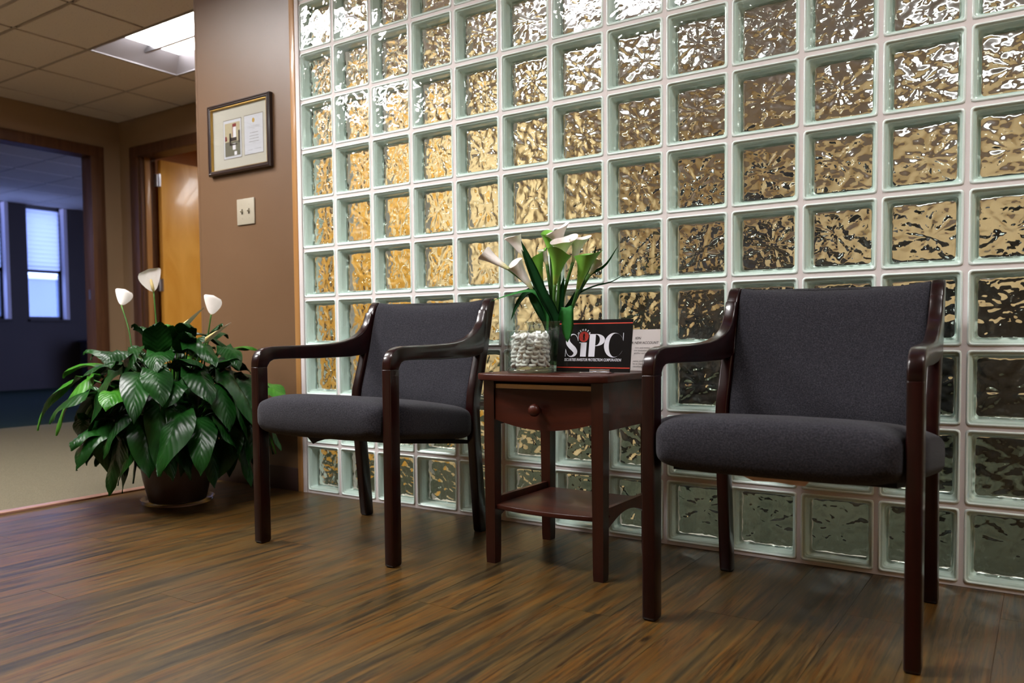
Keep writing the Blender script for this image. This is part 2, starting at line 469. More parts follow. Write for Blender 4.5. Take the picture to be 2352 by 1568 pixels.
# door 2: open maple door, seen from its hinge side
d2 = struct(boxo('door_2', -3.655, -3.545, DY - 0.018, DY, 0, 2.215, 'trimwood', None, 0.004))
boxo('casing', -2.63, -2.52, DY - 0.018, DY, 0, 2.215, 'trimwood', d2, 0.004)
boxo('head_casing', -3.655, -2.52, DY - 0.0185, DY, 2.13, 2.215, 'trimwood', d2, 0.004)
boxo('jamb', -3.545, -3.525, DY - 0.001, DY + 0.13, 0, 2.15, 'trimwood', d2, 0.003)
boxo('jamb', -2.65, -2.63, DY - 0.001, DY + 0.13, 0, 2.15, 'trimwood', d2, 0.003)
boxo('door_stop', -3.525, -3.512, DY + 0.03, DY + 0.075, 0, 2.13, 'maple', d2, 0.002)
boxo('head_jamb', -3.525, -2.65, DY, DY + 0.13, 2.13, 2.15, 'trimwood', d2)
leaf = boxo('door_panel', -3.505, -3.462, DY + 0.135, DY + 1.04, 0.012, 2.12, 'veneer', d2, 0.002)
for z in (0.25, 1.1, 1.955):
    bm = bmesh.new(); tube(bm, [(-3.492, DY + 0.12, z - 0.05), (-3.492, DY + 0.12, z + 0.05)], 0.008, 10)
    box(bm, -3.524, -3.492, DY + 0.113, DY + 0.118, z - 0.05, z + 0.05); box(bm, -3.492, -3.463, DY + 0.122, DY + 0.1345, z - 0.05, z + 0.05)
    auto_smooth(link('hinge', bm, 'hinge', d2))
# warm room behind door 2
struct(boxo('wall_warm_room', -3.92, -0.67, 3.9, 4.0, 0, HT, 'orangewall'))
struct(boxo('wall_warm_side', -3.92, -3.821, DY + 0.121, 3.9, 0, HT, 'orangewall'))
# far wall of the dim room with two tall window recesses (x = -8.6)
FX = -8.6
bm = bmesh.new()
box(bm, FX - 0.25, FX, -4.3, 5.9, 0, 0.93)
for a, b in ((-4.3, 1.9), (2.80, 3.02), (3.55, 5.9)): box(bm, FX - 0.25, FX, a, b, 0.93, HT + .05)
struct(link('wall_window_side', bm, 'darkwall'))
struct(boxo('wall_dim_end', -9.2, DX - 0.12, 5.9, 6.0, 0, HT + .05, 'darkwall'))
for wi, (a, b) in enumerate(((3.02, 3.55), (1.9, 2.80))):
    w = bpy.data.objects.new('window_%d' % (wi + 1), None); C.objects.link(w); struct(w)
    bm = bmesh.new()
    for (p, q, z0, z1) in ((a, a + 0.03, 0.93, H), (b - 0.075, b - 0.045, 0.93, H), (a, b - 0.045, 0.93, 0.97), (a, b - 0.045, 2.40, H), (a, b - 0.045, 1.56, 1.60)):
        box(bm, FX - 0.15, FX - 0.11, p, q, z0, z1)
    link('window_frame', bm, 'darkmetal', w)
    boxo('pane', FX - 0.132, FX - 0.128, a + 0.03, b - 0.075, 0.97, 2.40, 'pane', w)
    bm = bmesh.new()
    nz = 28
    loft(bm, [[(FX - 0.10 + (0.006 if k % 2 else -0.003), y, 1.60 + (2.40 - 1.60) * k / nz) for y in (a + 0.02, b - 0.06)] for k in range(nz + 1)], False, False, False)
    link('cellular_shade', bm, 'shade', w)
    boxo('reveal', FX - 0.11, FX + 0.001, b - 0.045, b - 0.001, 0.93, H, 'lavwall', w)
    boxo('sill', FX - 0.2, FX + 0.05, a - 0.01, b + 0.01, 0.905, 0.93, 'darkwall', w)
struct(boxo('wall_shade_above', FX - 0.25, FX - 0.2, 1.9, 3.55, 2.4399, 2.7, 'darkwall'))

t = thing('street_building', 'pale flat roofed building seen outside through the lower window panes', 'building', (-14.6, 3.5, 0))
boxo('building_wall', -0.4, 0.6, -9, 9, -4, 1.86, M['outsidewall'], t); boxo('roof_edge', -0.5, 0.66, -9.1, 9.1, 1.86, 1.93, 'lavwall', t)
# ------------------------------------------------------------------ ceilings
me_tile = None
def ceiling(x0, x1, y0, y1, ox, oy, skip=()):
    ce = struct(boxo('ceiling', x0, x1, y0, y1, H + 0.14, H + 0.18, 'lining'))
    G = 0.61
    gx = [ox + G * k for k in range(-40, 40) if x0 - 0.01 < ox + G * k < x1 + 0.01]
    gy = [oy + G * k for k in range(-40, 40) if y0 - 0.01 < oy + G * k < y1 + 0.01]
    X = [x0] + [g for g in gx if g > x0 + 0.02 and g < x1 - 0.02] + [x1]
    Y = [y0] + [g for g in gy if g > y0 + 0.02 and g < y1 - 0.02] + [y1]
    global me_tile
    for a, b in zip(X[:-1], X[1:]):
        for c, d in zip(Y[:-1], Y[1:]):
            if any(s[0] - 0.05 < (a + b) / 2 < s[1] + 0.05 and s[2] - 0.05 < (c + d) / 2 < s[3] + 0.05 for s in skip): continue
            full = abs(b - a - G) < 1e-4 and abs(d - c - G) < 1e-4
            if full:
                if me_tile is None:
                    bm = bmesh.new(); box(bm, 0.012, G - 0.012, 0.012, G - 0.012, 0.0, 0.018)
                    bm2 = [v for v in bm.verts if v.co.z < 0.001]
                    me_tile = bpy.data.meshes.new('ceiling_tile'); bm.to_mesh(me_tile); bm.free(); me_tile.materials.append(M['tile'])
                o = bpy.data.objects.new('ceiling_tile', me_tile); C.objects.link(o)
            else:
                bm = bmesh.new(); box(bm, 0.012, b - a - 0.012, 0.012, d - c - 0.012, 0.0, 0.018); o = link('ceiling_tile', bm, 'tile')
            o.location = (a, c, H + 0.001); o.parent = ce
    for y in Y[1:-1]: 
        for a, b in split(x0, x1, [(s[0], s[1]) for s in skip if s[2] + 0.02 < y < s[3] - 0.02]): boxo('grid_bar', a, b, y - 0.012, y + 0.012, H + 0.004, H + 0.03, 'tee', ce)
    for x in X[1:-1]:
        for a, b in split(y0, y1, [(s[2], s[3]) for s in skip if s[0] + 0.02 < x < s[1] - 0.02]): boxo('grid_bar', x - 0.006, x + 0.006, a, b, H + 0.006, H + 0.03, 'tee', ce)
    return ce
def split(a, b, holes):
    out = []; p = a
    for h in sorted(holes):
        if h[0] > p: out.append((p, h[0]))
        p = max(p, h[1])
    if p < b: out.append((p, b))
    return out

def troffer(x0, x1, y0, y1, label, lens='lens', z=H):
    """recessed 2x4 fluorescent: splayed white sides, two bright lenses, centre bar"""
    cx, cy = (x0 + x1) / 2, (y0 + y1) / 2
    t = thing('ceiling_light', label, 'ceiling light', (cx, cy, z), 0, 'recessed fluorescent ceiling lights')
    hx, hy = (x1 - x0) / 2 - 0.012, (y1 - y0) / 2 - 0.012
    ix, iy = hx - 0.17, hy - 0.09
    bm = bmesh.new()
    r = lambda a, b, zz: [(-a, -b, zz), (a, -b, zz), (a, b, zz), (-a, b, zz)]
    loft(bm, [r(hx + .01, hy + .01, 0.0), r(hx, hy, -0.001), r(hx, hy, 0.004), r(ix, iy, 0.085), r(ix, iy, 0.10)], False, True)
    link('housing', bm, 'troffer', t)
    for s in (-1, 1):
        bm = bmesh.new(); box(bm, -ix + 0.002, ix - 0.002, min(s * 0.012, s * (iy - 0.002)), max(s * 0.012, s * (iy - 0.002)), 0.078, 0.09)
        link('lens', bm, lens, t)
    bm = bmesh.new(); box(bm, -ix - 0.06, ix + 0.06, -0.010, 0.010, 0.040, 0.0985, 0.003); link('centre_bar', bm, 'hinge', t)
    return t
def wraparound(x0, x1, y0, y1, label, lens='lensback', z=H):
    """surface mounted fluorescent: white end caps and a glowing box lens, its shape invented to light the ceiling"""
    cx, cy = (x0 + x1) / 2, (y0 + y1) / 2; hx, hy = (x1 - x0) / 2, 0.17
    t = thing('ceiling_light', label, 'ceiling light', (cx, cy, z), 0, 'surface mounted fluorescent lights')
    boxo('housing', -hx, hx, -hy * .8, hy * .8, -0.03, 0.0008, 'troffer', t)
    bm = bmesh.new(); prof = [(-hy, -0.031), (-hy * .97, -0.065), (-hy * .6, -0.092), (hy * .6, -0.092), (hy * .97, -0.065), (hy, -0.031)]
    loft(bm, [[(x, y, zz) for y, zz in prof] for x in (-hx + .02, hx - .02)]); bmesh.ops.recalc_face_normals(bm, faces=bm.faces); link('lens', bm, lens, t)  # dropped box lens made up to throw light sideways onto the ceiling
    for sx in (-1, 1): boxo('end_cap', min(sx * (hx - .018), sx * hx), max(sx * (hx - .018), sx * hx), -hy * 1.03, hy * 1.03, -0.097, 0.0008, 'troffer', t)
    return t
TX, TY = -2.346, 0.428
L1 = (TX, TX + 1.22, TY, TY + 0.61)
L2 = (TX + 0.61, TX + 1.83, TY - 3 * 0.61, TY - 2 * 0.61)
L3 = (TX + 4 * 0.61, TX + 6 * 0.61, TY - 4 * 0.61, TY - 3 * 0.61)
L4 = (TX + 8 * 0.61, TX + 10 * 0.61, TY - 3 * 0.61, TY - 2 * 0.61)  # unseen fixture added to light the block side walls from the right
L5 = (TX, TX + 1.22, TY - 5 * 0.61, TY - 4 * 0.61)
front_lights = [L1, L2, L3, L5]
ceiling(DX, -0.685, 0.0, DY, TX, TY, [L1])
ceiling(DX, X_END, Y_BACK, 0.0, TX, TY, [L2, L3, L4, L5])
ceiling(FX - 0.001, DX - 0.12, -1.5, 5.9, -5.13 - 0.61, 1.24, [])
def plain_ceiling(x0, x1, y0, y1, holes):
    bm = bmesh.new()
    ys = sorted({y0, y1} | {h[2] for h in holes} | {h[3] for h in holes})
    for c, d in zip(ys[:-1], ys[1:]):
        for a, b in split(x0, x1, [(h[0], h[1]) for h in holes if h[2] < (c + d) / 2 < h[3]]): box(bm, a, b, c, d, H + 0.001, H + 0.03)
    ce = struct(link('ceiling', bm, 'backtile')); boxo('ceiling_deck', x0, x1, y0, y1, H + 0.14, H + 0.16, 'lining', ce)
B1, B2, B3 = (-0.12, 1.10, 1.40, 2.01), (1.75, 2.97, 2.62, 3.23), (-2.75, -1.53, 2.3, 2.91)
plain_ceiling(-3.82, -0.67, DY + 0.12, 3.9, [B3])
plain_ceiling(-0.57, X_END, 0.1, 5.2, [])
troffer(*L1, 'recessed white fluorescent light over the hall, in front of the two doorways', 'lenshall')
troffer(*L2, 'recessed fluorescent light over the carpet edge in front of the brown wall')
troffer(*L3, 'recessed fluorescent light over the middle of the wood floor')
troffer(*L4, 'added unseen fluorescent light at the right end, brightening the glass block sides', 'lensfill')
troffer(*L5, 'recessed fluorescent light near the rear of the waiting area')
wraparound(*B1, 'box shaped fluorescent light nearest behind the glass block wall', 'lensback')
wraparound(*B2, 'box shaped fluorescent light deep in the room behind the glass blocks', 'lensback')
troffer(*B3, 'recessed light in the warm room behind the maple door', 'lenshall')

# ------------------------------------------------------------------ glass block wall
NC, NR, Z0 = 16, 12, 0.0049
gw = bpy.data.objects.new('wall_glass_block', None); C.objects.link(gw); struct(gw)
bs = 0.1930; hb = bs / 2; mw = (P - bs) / 2
bm = bmesh.new()
box(bm, -0.0103, mw, 0.003, 0.098, 0, H)                                           # left strip
for i in range(1, NC): box(bm, i * P - mw - 0.002, i * P + mw + 0.002, 0.003, 0.092, 0, H)
xs = [-0.003] + [i * P for i in range(1, NC)] + [NC * P]
for a, b in zip(xs[:-1], xs[1:]):
    for k in range(0, NR + 1):
        z = Z0 + k * P
        lo, hi = (0.0, z + mw + 0.002) if k == 0 else (z - mw - 0.002, min(z + mw + 0.002, H))
        if hi > lo: box(bm, a + mw + 0.001, b - mw - 0.001, 0.0035, 0.0915, lo, hi)
link('mortar', bm, 'mortar', gw)
boxo('edge_strip', -0.0103, 0.0125, -0.004, 0.003, 0, H, 'mortar', gw, 0.002)
struct(boxo('wall_beside_glass', NC * P, X_END, 0.0, 0.1, 0, H, 'pillar'))

def rrect(h, r, y, n=4):
    out = []
    for cx, cz, a0 in ((h - r, h - r, 0), (-h + r, h - r, PI / 2), (-h + r, -h + r, PI), (h - r, -h + r, 1.5 * PI)):
        for k in range(n + 1):
            a = a0 + PI / 2 * k / n
            out.append((cx + r * math.cos(a), y, cz + r * math.sin(a)))
    return out
bm = bmesh.new()
prof = [(0.0, 0.086, .009), (0.0, 0.004, .009), (0.0010, 0.0014, .009), (0.0026, 0.0000, .009), (0.0045, -0.0002, .009), (0.0056, 0.0010, .008),
        (0.0062, 0.0042, .008), (0.0070, 0.0054, .008), (0.0100, 0.0058, .008), (0.0116, 0.0075, .008), (0.0122, 0.0115, .008), (0.0134, 0.0125, .008), (0.0140, 0.016, .010), (0.0145, 0.030, .010), (0.0150, 0.038, .010), (0.0158, 0.0415, .011), (0.0180, 0.0440, .012), (0.0205, 0.0458, .012)]
loft(bm, [rrect(hb - i, r, y) for i, y, r in prof], False, False)
bmesh.ops.recalc_face_normals(bm, faces=bm.faces)
me_block = bpy.data.meshes.new('glass_block'); bm.to_mesh(me_block); bm.free(); me_block.materials.append(M['blockwall'])
me_block.polygons.foreach_set('use_smooth', [True] * len(me_block.polygons))

def relief_sheet(h, n, y, fn, slab=None):
    bm = bmesh.new()
    g = [[bm.verts.new((-h + 2 * h * i / n, y + fn(-h + 2 * h * i / n, -h + 2 * h * j / n), -h + 2 * h * j / n)) for i in range(n + 1)] for j in range(n + 1)]
    for j in range(n):
        for i in range(n): bm.faces.new((g[j][i], g[j][i + 1], g[j + 1][i + 1], g[j + 1][i]))
    if slab:
        c = [bm.verts.new((x, slab, z)) for x, z in ((-h, -h), (h, -h), (h, h), (-h, h))]
        bm.faces.new((c[3], c[2], c[1], c[0]))
        bm.faces.new([c[0], c[1]] + [g[0][i] for i in range(n, -1, -1)])
        bm.faces.new([c[1], c[2]] + [g[j][n] for j in range(n, -1, -1)])
        bm.faces.new([c[2], c[3]] + [g[n][i] for i in range(0, n + 1)])
        bm.faces.new([c[3], c[0]] + [g[j][0] for j in range(0, n + 1)])
    return bm
def crumple(seed):
    rnd = random.Random(seed); cx, cz = rnd.uniform(-.02, .02), rnd.uniform(-.02, .02)
    sd = rnd.uniform(0, 50)
    def f(x, z):
        dx, dz = x - cx, z - cz; r = math.hypot(dx, dz) + 1e-4; a = math.atan2(dz, dx)
        ray = mnoise.noise(Vector((math.cos(a) * 3.1, math.sin(a) * 3.1, sd + r * 14))) * min(1, r / 0.03)
        n1 = mnoise.noise(Vector((x * 44, z * 44, sd + 9)))
        n2 = abs(mnoise.noise(Vector((x * 90, z * 90, sd + 21))))
        edge = min(1.0, (0.079 - max(abs(x), abs(z))) / 0.008); edge = max(0.0, edge)
        return (ray * 0.0050 + n1 * 0.0058 - n2 * 0.0026) * (0.35 + 0.65 * edge) - 0.0065 * (1 - edge) ** 2 * (1 + 0.6 * mnoise.noise(Vector((x * 90, z * 90, sd))))
    return f
backs, fronts = [], []
for s in range(5):
    bm = relief_sheet(hb - 0.0150, 60, 0.048, crumple(s + 3), slab=0.060)
    for f in bm.faces: f.smooth = len(f.verts) == 4 and abs(f.normal.y) < 2 and f.calc_area() < 1e-4
    bmesh.ops.recalc_face_normals(bm, faces=bm.faces)
    me = bpy.data.meshes.new('back_pane'); bm.to_mesh(me); bm.free(); me.materials.append(M['wavy']); backs.append(me)
    rnd = random.Random(s + 40); dim = [(rnd.uniform(-.075, .075), rnd.uniform(-.075, .075), rnd.uniform(.0018, .0048), rnd.uniform(0, PI)) for _ in range(55)]
    def ff(x, z, dim=dim, s=s):
        v = 0.0012 * mnoise.noise(Vector((x * 17, z * 17, s * 7.7)))
        for a, b, r, th in dim:
            dx, dz = x - a, z - b
            u = (dx * math.cos(th) + dz * math.sin(th)) / (2.2 * r); w = (-dx * math.sin(th) + dz * math.cos(th)) / r
            d = u * u + w * w
            if d < 6: v += 0.00042 * math.exp(-d)
        return v
    bm = relief_sheet(hb - 0.0065, 56, 0.0040, ff)
    for f in bm.faces: f.smooth = True
    me = bpy.data.meshes.new('front_pane'); bm.to_mesh(me); bm.free(); me.materials.append(M['front']); fronts.append(me)
rb = random.Random(11)
for i in range(NC):
    for k in range(NR):
        o = bpy.data.objects.new('glass_block', me_block); C.objects.link(o); o.parent = gw
        o.location = ((i + 0.5) * P, 0, Z0 + (k + 0.5) * P)
        if i == 0: o.location.x += 0.004; o.scale.x = 0.957
        for nm, lst in (('front_pane', fronts), ('back_pane', backs)):
            c = bpy.data.objects.new(nm, rb.choice(lst)); C.objects.link(c); c.parent = o
            c.rotation_euler = (0, rb.choice((0, 1, 2, 3)) * PI / 2, 0)

# ------------------------------------------------------------------ furniture seen through the glass blocks
t = thing('office_desk', 'long charcoal desk seen blurred through the lower glass blocks', 'desk', (1.9, 2.35, 0))
boxo('modesty_panel', -1.55, 1.55, -0.36, -0.33, 0.02, 0.90, 'charcoal', t, 0.004)
boxo('side_panel', -1.55, -1.52, -0.33, 0.36, 0, 0.90, 'charcoal', t, 0.004)
boxo('side_panel', 1.52, 1.55, -0.33, 0.36, 0, 0.90, 'charcoal', t, 0.004)
boxo('desk_top', -1.58, 1.58, -0.39, 0.39, 0.90, 0.935, 'screen', t, 0.004)
boxo('drawer_unit', -1.50, -1.05, -0.30, 0.33, 0, 0.895, 'charcoal', t, 0.004)
t = thing('computer_monitor', 'dark monitor on the charcoal desk behind the glass blocks, above the table', 'monitor', (1.10, 2.35, 0.935))
boxo('screen_panel', -0.36, 0.36, -0.03, 0.03, 0.06, 0.47, 'screen', t, 0.01)
boxo('neck', -0.03, 0.03, 0.0, 0.05, 0.0, 0.2, 'darkmetal', t, 0.005)
boxo('foot', -0.14, 0.14, -0.10, 0.10, 0.0005, 0.015, 'darkmetal', t, 0.004)
for k, (x, y, rz) in enumerate(((1.6, 3.3, 0.4), (2.9, 3.5, -0.3))):
    t = thing('office_chair', ('black office chair behind the glass blocks, nearer the left of the two', 'black office chair behind the glass blocks, nearer the right of the two')[k], 'chair', (x, y, 0), rz)
    boxo('seat', -0.25, 0.25, -0.25, 0.25, 0.42, 0.50, 'charcoal', t, 0.03, 3)
    boxo('backrest', -0.23, 0.23, 0.20, 0.27, 0.55, 1.12, 'charcoal', t, 0.03, 3)
    bm = bmesh.new(); tube(bm, [(0, 0, 0.08), (0, 0, 0.42)], 0.03, 10)
    box(bm, -0.03, 0.03, 0.2, 0.25, 0.45, 0.6); link('column', bm, 'darkmetal', t)
    for q in range(5):
        a = q * 2 * PI / 5; bm = bmesh.new(); tube(bm, [(0, 0, 0.09), (0.28 * math.cos(a), 0.28 * math.sin(a), 0.05)], [0.025, 0.015], 6)
        lathe(bm, [(0.001, 0.0), (0.02, 0.004), (0.025, 0.025), (0.02, 0.046), (0.001, 0.05)], 8, 0.28 * math.cos(a), 0.28 * math.sin(a)); link('caster_leg', bm, 'darkmetal', t)
# wood doorway on the room's left side
d3 = struct(boxo('door_3', -0.57, -0.55, 0.45, 0.53, 0, 2.2, 'trimwood'))
boxo('casing', -0.57, -0.55, 1.33, 1.41, 0, 2.2, 'trimwood', d3); boxo('head_casing', -0.57, -0.55, 0.45, 1.41, 2.12, 2.2, 'trimwood', d3)
boxo('door_panel', -0.57, -0.555, 0.53, 1.33, 0.01, 2.12, 'veneer', d3)
# cabinet dark in the dim room
t = thing('low_cabinet', 'dark low cabinet under the far window in the dim room', 'cabinet', (-8.1, 3.9, 0))
boxo('cabinet_body', -0.4, 0.3, -0.28, 0.28, 0, 0.62, 'darkmetal', t, 0.01)
boxo('cabinet_top', -0.42, 0.32, -0.3, 0.3, 0.62, 0.65, 'charcoal', t, 0.005)

# ------------------------------------------------------------------ armchairs
FW, RW = 0.2724, 0.2531
def armchair(label, loc, rz, torn):
    """local y = 0 is 0.406 m in front of the wall plane the outlines were measured from"""
    t = thing('armchair', label, 'chair', loc, rz, 'grey upholstered armchairs')
    Y = 0.406
    xs_ = lambda y: FW + (RW - FW) * min(1, max(0, (y - Y + 0.64) / 0.44))
    for s in (-1, 1):
        xf = lambda y, s=s: s * xs_(y)
        fp = [(-.655, 0.0), (-.625, 0.0), (-.618, 0.006), (-.618, .565), (-.661, .565), (-.661, 0.006)]
        o = link('leg', prism([(y + Y, z) for y, z in fp], -.0155, .0155, .005, 3, xf), 'mahog', t); auto_smooth(o)
        bk = [(-.150, 0.0), (-.1485, .01), (-.156, .10), (-.174, .267), (-.180, .36), (-.184, .425), (-.172, .47), (-.155, .52), (-.125, .63), (-.096, .74), (-.084, .775)]
        fr = [(-.092, .785), (-.106, .784), (-.120, .773), (-.133, .752), (-.146, .725), (-.160, .67), (-.178, .60), (-.205, .52), (-.222, .47), (-.229, .42), (-.226, .36), (-.216, .27), (-.200, .10), (-.190, .01), (-.186, 0.0)]
        o = link('leg', prism([(y + Y, z) for y, z in bk + fr], -.0155, .0155, .005, 3, xf), 'mahog', t); auto_smooth(o)
        top = [(-.661, .56), (-.660, .580), (-.655, .598), (-.644, .613), (-.626, .623), (-.60, .628), (-.55, .6295), (-.48, .6305), (-.40, .632), (-.33, .6355), (-.28, .642), (-.235, .653), (-.20, .669), (-.175, .688), (-.160, .708), (-.151, .730), (-.143, .748)]
        und = [(-.130, .735), (-.158, .60), (-.19, .592), (-.25, .5865), (-.30, .586), (-.40, .585), (-.50, .587), (-.57, .5875), (-.592, .586), (-.607, .579), (-.616, .567), (-.618, .56)]
        o = link('armrest', prism([(y + Y, z) for y, z in top + und], -.0157, .0157, .005, 3, xf), 'mahog', t); auto_smooth(o)
    # seat cushion
    st = [(-.690, .205, .412, .446), (-.686, .225, .390, .466), (-.680, .238, .376, .479), (-.668, .249, .366, .488), (-.645, .2545, .361, .493), (-.619, .256, .360, .495), (-.614, .262, .360, .495), (-.606, .276, .361, .495),
          (-.595, .285, .362, .4955), (-.56, .290, .363, .496), (-.48, .292, .365, .496), (-.38, .291, .366, .494), (-.29, .290, .368, .490), (-.262, .286, .369, .488), (-.252, .278, .369, .488), (-.243, .262, .370, .486), (-.236, .236, .371, .485), (-.20, .233, .372, .482), (-.165, .230, .376, .478)]
    rings = []
    n = 56
    for y, w, z0, z1 in st:
        tl_ = 0.108 * max(0, y + 0.62); z0 -= tl_ * 1.15 + 0.009; z1 -= tl_ + 0.018; ring = []
        for k in range(n):
            a = 2 * PI * k / n; ca, sa = math.cos(a), math.sin(a); e = 2 / 4.6
            x = w * math.copysign(abs(ca) ** e, ca); zz = math.copysign(abs(sa) ** e, sa)
            crown = 0.006 * (1 - (x / w) ** 2) if sa > 0 else 0.0
            ring.append((x, y + Y, (z0 + z1) / 2 + (z1 - z0) / 2 * zz + crown))
        rings.append(ring)
    bm = bmesh.new(); loft(bm, rings, True, True); bmesh.ops.recalc_face_normals(bm, faces=bm.faces)
    link('seat', bm, 'fabric', t, True)
    link('seat_base', prism([(-.60 + Y, .346), (-.20 + Y, .298), (-.20 + Y, .310), (-.60 + Y, .358)], -.235, .235, 0.0), 'lining', t)
    bm = bmesh.new()
    if torn == 'tan':   # torn edge of the dust cover hanging under the front rail
        pts = [(-.058, .3535), (-.036, .3445), (-.02, .3455), (.012, .346), (.045, .3435), (.07, .343), (.078, .3535)]
        mm = 'torn'
    else:
        pts = [(-.06, .360), (-.052, .354), (-.029, .3345), (-.012, .342), (.02, .351), (.05, .3535), (.09, .354), (.10, .360)]
        mm = 'lining'
    a = [bm.verts.new((x, -.650 + Y, z)) for x, z in pts]; b = [bm.verts.new((x, -.647 + Y, z)) for x, z in pts]
    bm.faces.new(a); bm.faces.new(list(reversed(b)))
    for i in range(len(a)):
        j = (i + 1) % len(a); bm.faces.new((a[j], a[i], b[i], b[j]))
    tl = link('torn_lining', bm, mm, t)
    if torn == 'tan': tl['label'] = 'torn tan strip of lining'
    # backrest pad
    yf = [(.39, -.222), (.42, -.226), (.47, -.219), (.52, -.202), (.60, -.176), (.67, -.158), (.725, -.144), (.76, -.132), (.79, -.120)]
    rings = []; nz = 22; hw = RW - 0.0165
    for j in range(nz + 1):
        tt = j / nz; z = .400 + (.765 - .400) * tt
        endf = min(1, math.sin(min(1, min(tt, 1 - tt) / 0.07) * PI / 2) * 0.75 + 0.25) if 0 < tt < 1 else 0.25
        ring = []
        for k in range(48):
            a = 2 * PI * k / 48; ca, sa = math.cos(a), math.sin(a); e = 2 / 6.0
            x = hw * math.copysign(abs(ca) ** e, ca); q = math.copysign(abs(sa) ** e, sa)
            zz = z + 0.017 * tt * (x / hw) ** 2
            y = lerp_tab(yf, zz) + 0.024 + 0.022 * (1 - (x / hw) ** 2) + 0.021 * endf * q
            ring.append((x, y + Y, zz))
        rings.append(ring)
    bm = bmesh.new(); loft(bm, rings, True, True); bmesh.ops.recalc_face_normals(bm, faces=bm.faces)
    link('backrest', bm, 'fabric', t, True)
    return t
armchair('grey upholstered armchair with dark mahogany arms, between the potted lily and the side table', (0.7862, -0.409, 0), 0.030, 'dark')
armchair('grey upholstered armchair with dark mahogany arms, right of the side table and nearest the camera', (2.1357, -0.406, 0), 0.0005, 'tan')

# ------------------------------------------------------------------ side table
TT = 0.55
t = thing('side_table', 'small cherry wood side table with a bowed drawer between the two armchairs', 'table', (1.457, -0.28, 0))
def bow(hw, y0, y1, b, n=16, ch=0.02):
    """plan outline: bowed front, cut front corners"""
    out = []
    for k in range(n + 1):
        x = -hw + ch + (2 * hw - 2 * ch) * k / n
        out.append((x, y0 - b * (1 - (x / (hw - ch)) ** 2)))
    return out + [(hw, y0 + ch), (hw, y1), (-hw, y1), (-hw, y0 + ch)]
def slab(outline, z0, z1, bev=0.004):
    bm = bmesh.new(); f = bm.faces.new([bm.verts.new((x, y, z0)) for x, y in outline])
    r = bmesh.ops.extrude_face_region(bm, geom=[f]); bmesh.ops.translate(bm, verts=[g for g in r['geom'] if isinstance(g, bmesh.types.BMVert)], vec=(0, 0, z1 - z0))
    bmesh.ops.recalc_face_normals(bm, faces=bm.faces)
    if bev: bmesh.ops.bevel(bm, geom=[e for e in bm.edges if abs(e.verts[0].co.z - e.verts[1].co.z) < 1e-6], offset=bev, segments=3, profile=0.5, affect='EDGES')
    return bm
auto_smooth(link('table_top', slab(bow(.208, -.206, .166, .022), TT - .020, TT), 'tablewood', t))
LX = .174
for sx in (-1, 1):
    for y in (-.164, .146):
        bm = bmesh.new(); x = sx * LX
        r = lambda h, z: [(x - h, y - h, z), (x + h, y - h, z), (x + h, y + h, z), (x - h, y + h, z)]
        loft(bm, [r(.0145, 0), r(.0155, .02), r(.0175, .35), r(.0175, TT - .0205)]); o = link('leg', bm, 'tablewoodz', t)
boxo('side_panel', -LX - .012, -LX + .004, -.148, .130, .40, TT - .0205, 'tablewood', t)
boxo('side_panel', LX - .004, LX + .012, -.148, .130, .40, TT - .0205, 'tablewood', t)
boxo('back_panel', -LX + .0175, LX - .0175, .138, .152, .40, TT - .0205, 'tablewood', t)
# drawer front: arched lower edge, pale strip of the drawer side above it
n = 20; w = LX - .0185
front = [(-w + 2 * w * k / n, .418 - .024 * (1 - ((-w + 2 * w * k / n) / w) ** 2)) for k in range(n + 1)] + [(w, .506), (-w, .506)]
bm = bmesh.new(); f = bm.faces.new([bm.verts.new((x, -.176, z)) for x, z in front])
r = bmesh.ops.extrude_face_region(bm, geom=[f]); bmesh.ops.translate(bm, verts=[g for g in r['geom'] if isinstance(g, bmesh.types.BMVert)], vec=(0, .016, 0))
bmesh.ops.recalc_face_normals(bm, faces=bm.faces)
dr = link('drawer', bm, 'tablewood', t)
dr2 = boxo('drawer_rail', -w, w, -.172, -.158, .507, .5195, 'rawwood', t); dr2['label'] = 'pale unfinished wood strip above the drawer'
bm = bmesh.new(); lathe(bm, [(.006, 0), (.006, .008), (.009, .011), (.0155, .017), (.0175, .024), (.0165, .031), (.012, .0365), (.005, .039), (.0005, .0395)], 24)
bmesh.ops.rotate(bm, verts=bm.verts, cent=(0, 0, 0), matrix=Matrix.Rotation(PI / 2, 3, 'X')); bmesh.ops.translate(bm, verts=bm.verts, vec=(-.008, -.176, .452))
link('knob', bm, 'tablewood', dr, True)
# lower shelf with arched side rails
auto_smooth(link('shelf', slab(bow(.162, -.172, .140, .018, ch=0.004), .158, .172, .003), 'tablewood', t))
for s in (-1, 1):
    top = [(-.148, .190), (.130, .190)]; arch = [(.130 - .278 * k / 14, .128 + .038 * math.sin(PI * k / 14)) for k in range(15)]
    o = link('side_rail', prism(top + arch, -.007, .007, .0, 1, (lambda y, s=s: s * LX)), 'tablewood', t)
    if s > 0:
        bm = bmesh.new(); lathe(bm, [(.0005, 0), (.004, .001), (.0045, .003)], 12); bmesh.ops.rotate(bm, verts=bm.verts, cent=(0, 0, 0), matrix=Matrix.Rotation(PI / 2, 3, 'Y')); bmesh.ops.translate(bm, verts=bm.verts, vec=(LX + .0072, -.135, .168)); link('screw_cap', bm, 'tablewood', t)

